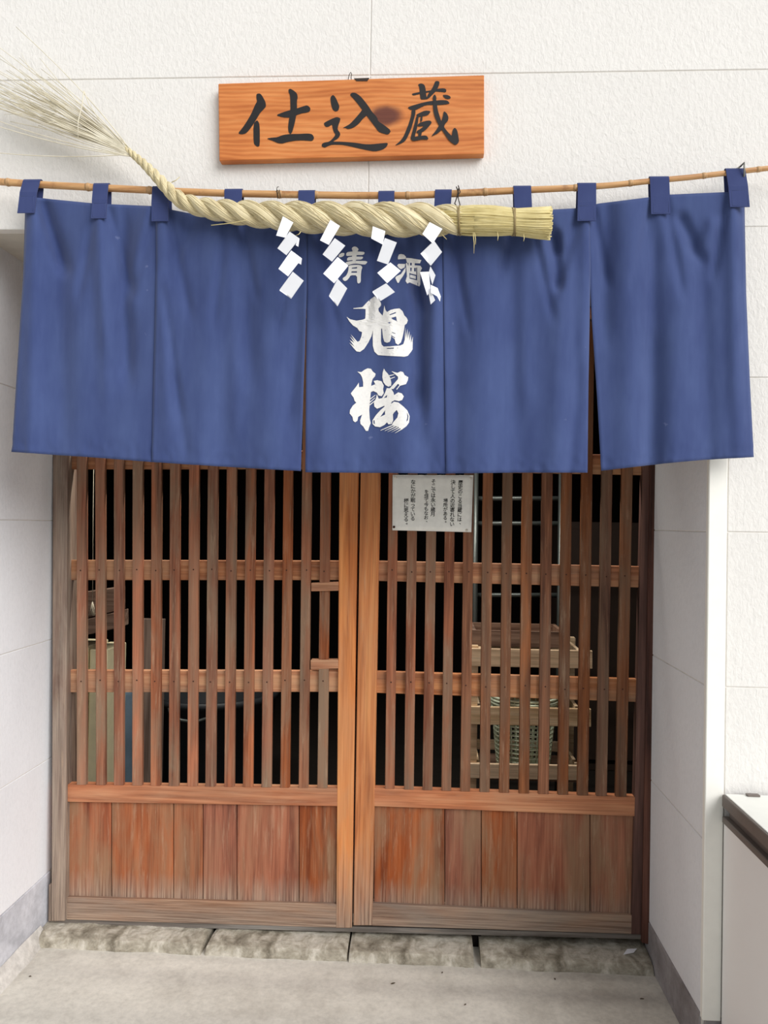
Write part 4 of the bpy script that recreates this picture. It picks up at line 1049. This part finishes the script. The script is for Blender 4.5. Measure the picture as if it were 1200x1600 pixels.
# string with a tuft
ys_ = 0.83
q = MB(); q.tube([Vector((P(146, 560, ys_).x, ys_, 2.70)), P(145.5, 800, ys_), P(144.5, 945, ys_)], 0.0013, 6)
stg = empty('pull_string', P(145, 560, ys_), 'thin pale string hanging down behind the left lattice', 'string')
q.obj('cord', M['straw_tip'], stg)
q = MB()
for k in range(14):
    p = P(144.5, 940, ys_); q.tube([p, p + Vector((random.uniform(-.008, .008), random.uniform(-.008, .008), -0.025)), p + Vector((random.uniform(-.014, .014), random.uniform(-.012, .012), -0.05))], [0.0012, 0.0011, 0.0008], 5)
q.obj('tassel', M['straw_tip'], stg)
# dark tub in the middle
c = P(330, 1130, 1.7)
tb = empty('dark_tub', (c.x, 1.7, 0), 'large dark plastic tub on the floor deep behind the left lattice', 'tub')
zt_ = P(300, 1095, 1.45).z
prof = [(0.24, 0.0), (0.27, 0.05), (0.30, zt_ - 0.03), (0.315, zt_ - 0.03), (0.315, zt_), (0.295, zt_), (0.26, 0.06), (0.0, 0.06)]
v = []; f = []; n = 32
for i, (r, z) in enumerate(prof):
    for k in range(n): v.append((c.x + max(r, 0.001) * math.cos(2 * PI * k / n), 1.7 + max(r, 0.001) * math.sin(2 * PI * k / n), z))
for i in range(len(prof) - 1):
    for k in range(n): f.append((i * n + k, i * n + (k + 1) % n, (i + 1) * n + (k + 1) % n, (i + 1) * n + k))
f.append(tuple(range(n - 1, -1, -1)))
build('shell', v, f, M['blue_drum'], tb, smooth=True)
for sgn in (-1, 1):
    q = MB(); q.tube([(c.x + sgn * 0.10 * math.cos(t), 1.7 - 0.31 - 0.02 * math.sin(t), zt_ - 0.02 - 0.05 * math.sin(t)) for t in np.linspace(0, PI, 9)] if sgn < 0 else
                     [(c.x + 0.10 * math.cos(t), 1.7 + 0.31 + 0.02 * math.sin(t), zt_ - 0.02 - 0.05 * math.sin(t)) for t in np.linspace(0, PI, 9)], 0.007, 8); q.obj('handle', M['steel'], tb)

# ------------------------------------------------------------------ small litter on the floor
def floor_pt(px, py):
    d = _r @ np.array([(px - 600) / FPX, 1.0, (CYP - py) / FPX]); t = -CAM_Z / d[2]
    return Vector((d[0] * t, -CAM_D + d[1] * t, 0))
def bit(nm, lb, cat, px, py, L, W, rot, m, z=0.0, group=None):
    c = floor_pt(px, py); c.z += z
    v = []; f = []
    prof = [(-1, 0.02), (-0.6, 0.62), (0, 1), (0.6, 0.62), (1, 0.02)]
    for dz in (0.0006, 0.0018):
        for s, w_ in prof:
            for e in (-1, 1):
                x, y = s * L, e * w_ * W
                v.append((c.x + x * math.cos(rot) - y * math.sin(rot), c.y + x * math.sin(rot) + y * math.cos(rot), c.z + dz + 0.002 * abs(e) * w_ + 0.0015 * s * s))
    for i in range(4):
        a = 2 * i; f += [(a, a + 1, a + 3, a + 2), (10 + a, 12 + a, 13 + a, 11 + a), (a, a + 2, 12 + a, 10 + a), (a + 1, 11 + a, 13 + a, a + 3)]
    f += [(0, 10, 11, 1), (8, 9, 19, 18)]
    return tag(build(nm, v, f, m), lb, cat, group)
bit('dry_leaf', 'largest dark dry leaf on the concrete in front of the right door', 'leaf', 614, 1538, 0.007, 0.0022, 0.5, M['leaf'])
bit('dry_leaf', 'small dark leaf speck on the concrete below the middle of the right door', 'leaf', 691, 1521, 0.0035, 0.002, 1.2, M['leaf'])
bit('dry_leaf', 'dark leaf speck on the concrete below the dark stone joint at right', 'leaf', 867, 1531, 0.004, 0.002, 2.0, M['leaf'])
bit('dry_leaf', 'dark leaf bit on the concrete near the right plinth', 'leaf', 1003, 1562, 0.006, 0.0016, 0.1, M['leaf'])
bit('dry_leaf', 'tiny dark leaf bit near the left mortar fillet', 'leaf', 47, 1527, 0.0035, 0.002, 0.4, M['leaf'])
bit('dry_leaf', 'dark crumb of leaf at the foot of the right plinth', 'leaf', 1017, 1517, 0.006, 0.004, 0.7, M['leaf'])
bit('dry_leaf', 'tiny dark leaf bit nearest the camera below the middle stone', 'leaf', 727, 1571, 0.004, 0.0018, 0.8, M['leaf'])
c = P(983, 1476, 0.44)
pa = build('paper_scrap', [(c.x - 0.022, 0.420, 0.0385), (c.x + 0.012, 0.432, 0.0400), (c.x + 0.026, 0.452, 0.0410), (c.x - 0.004, 0.446, 0.0415)] + [(c.x - 0.022, 0.420, 0.0395), (c.x + 0.012, 0.432, 0.0410), (c.x + 0.026, 0.452, 0.0420), (c.x - 0.004, 0.446, 0.0425)],
           [(0, 3, 2, 1), (4, 5, 6, 7), (0, 1, 5, 4), (1, 2, 6, 5), (2, 3, 7, 6), (3, 0, 4, 7)], M['paper'])
tag(pa, 'white scrap of paper lying on the right threshold stone', 'scrap')
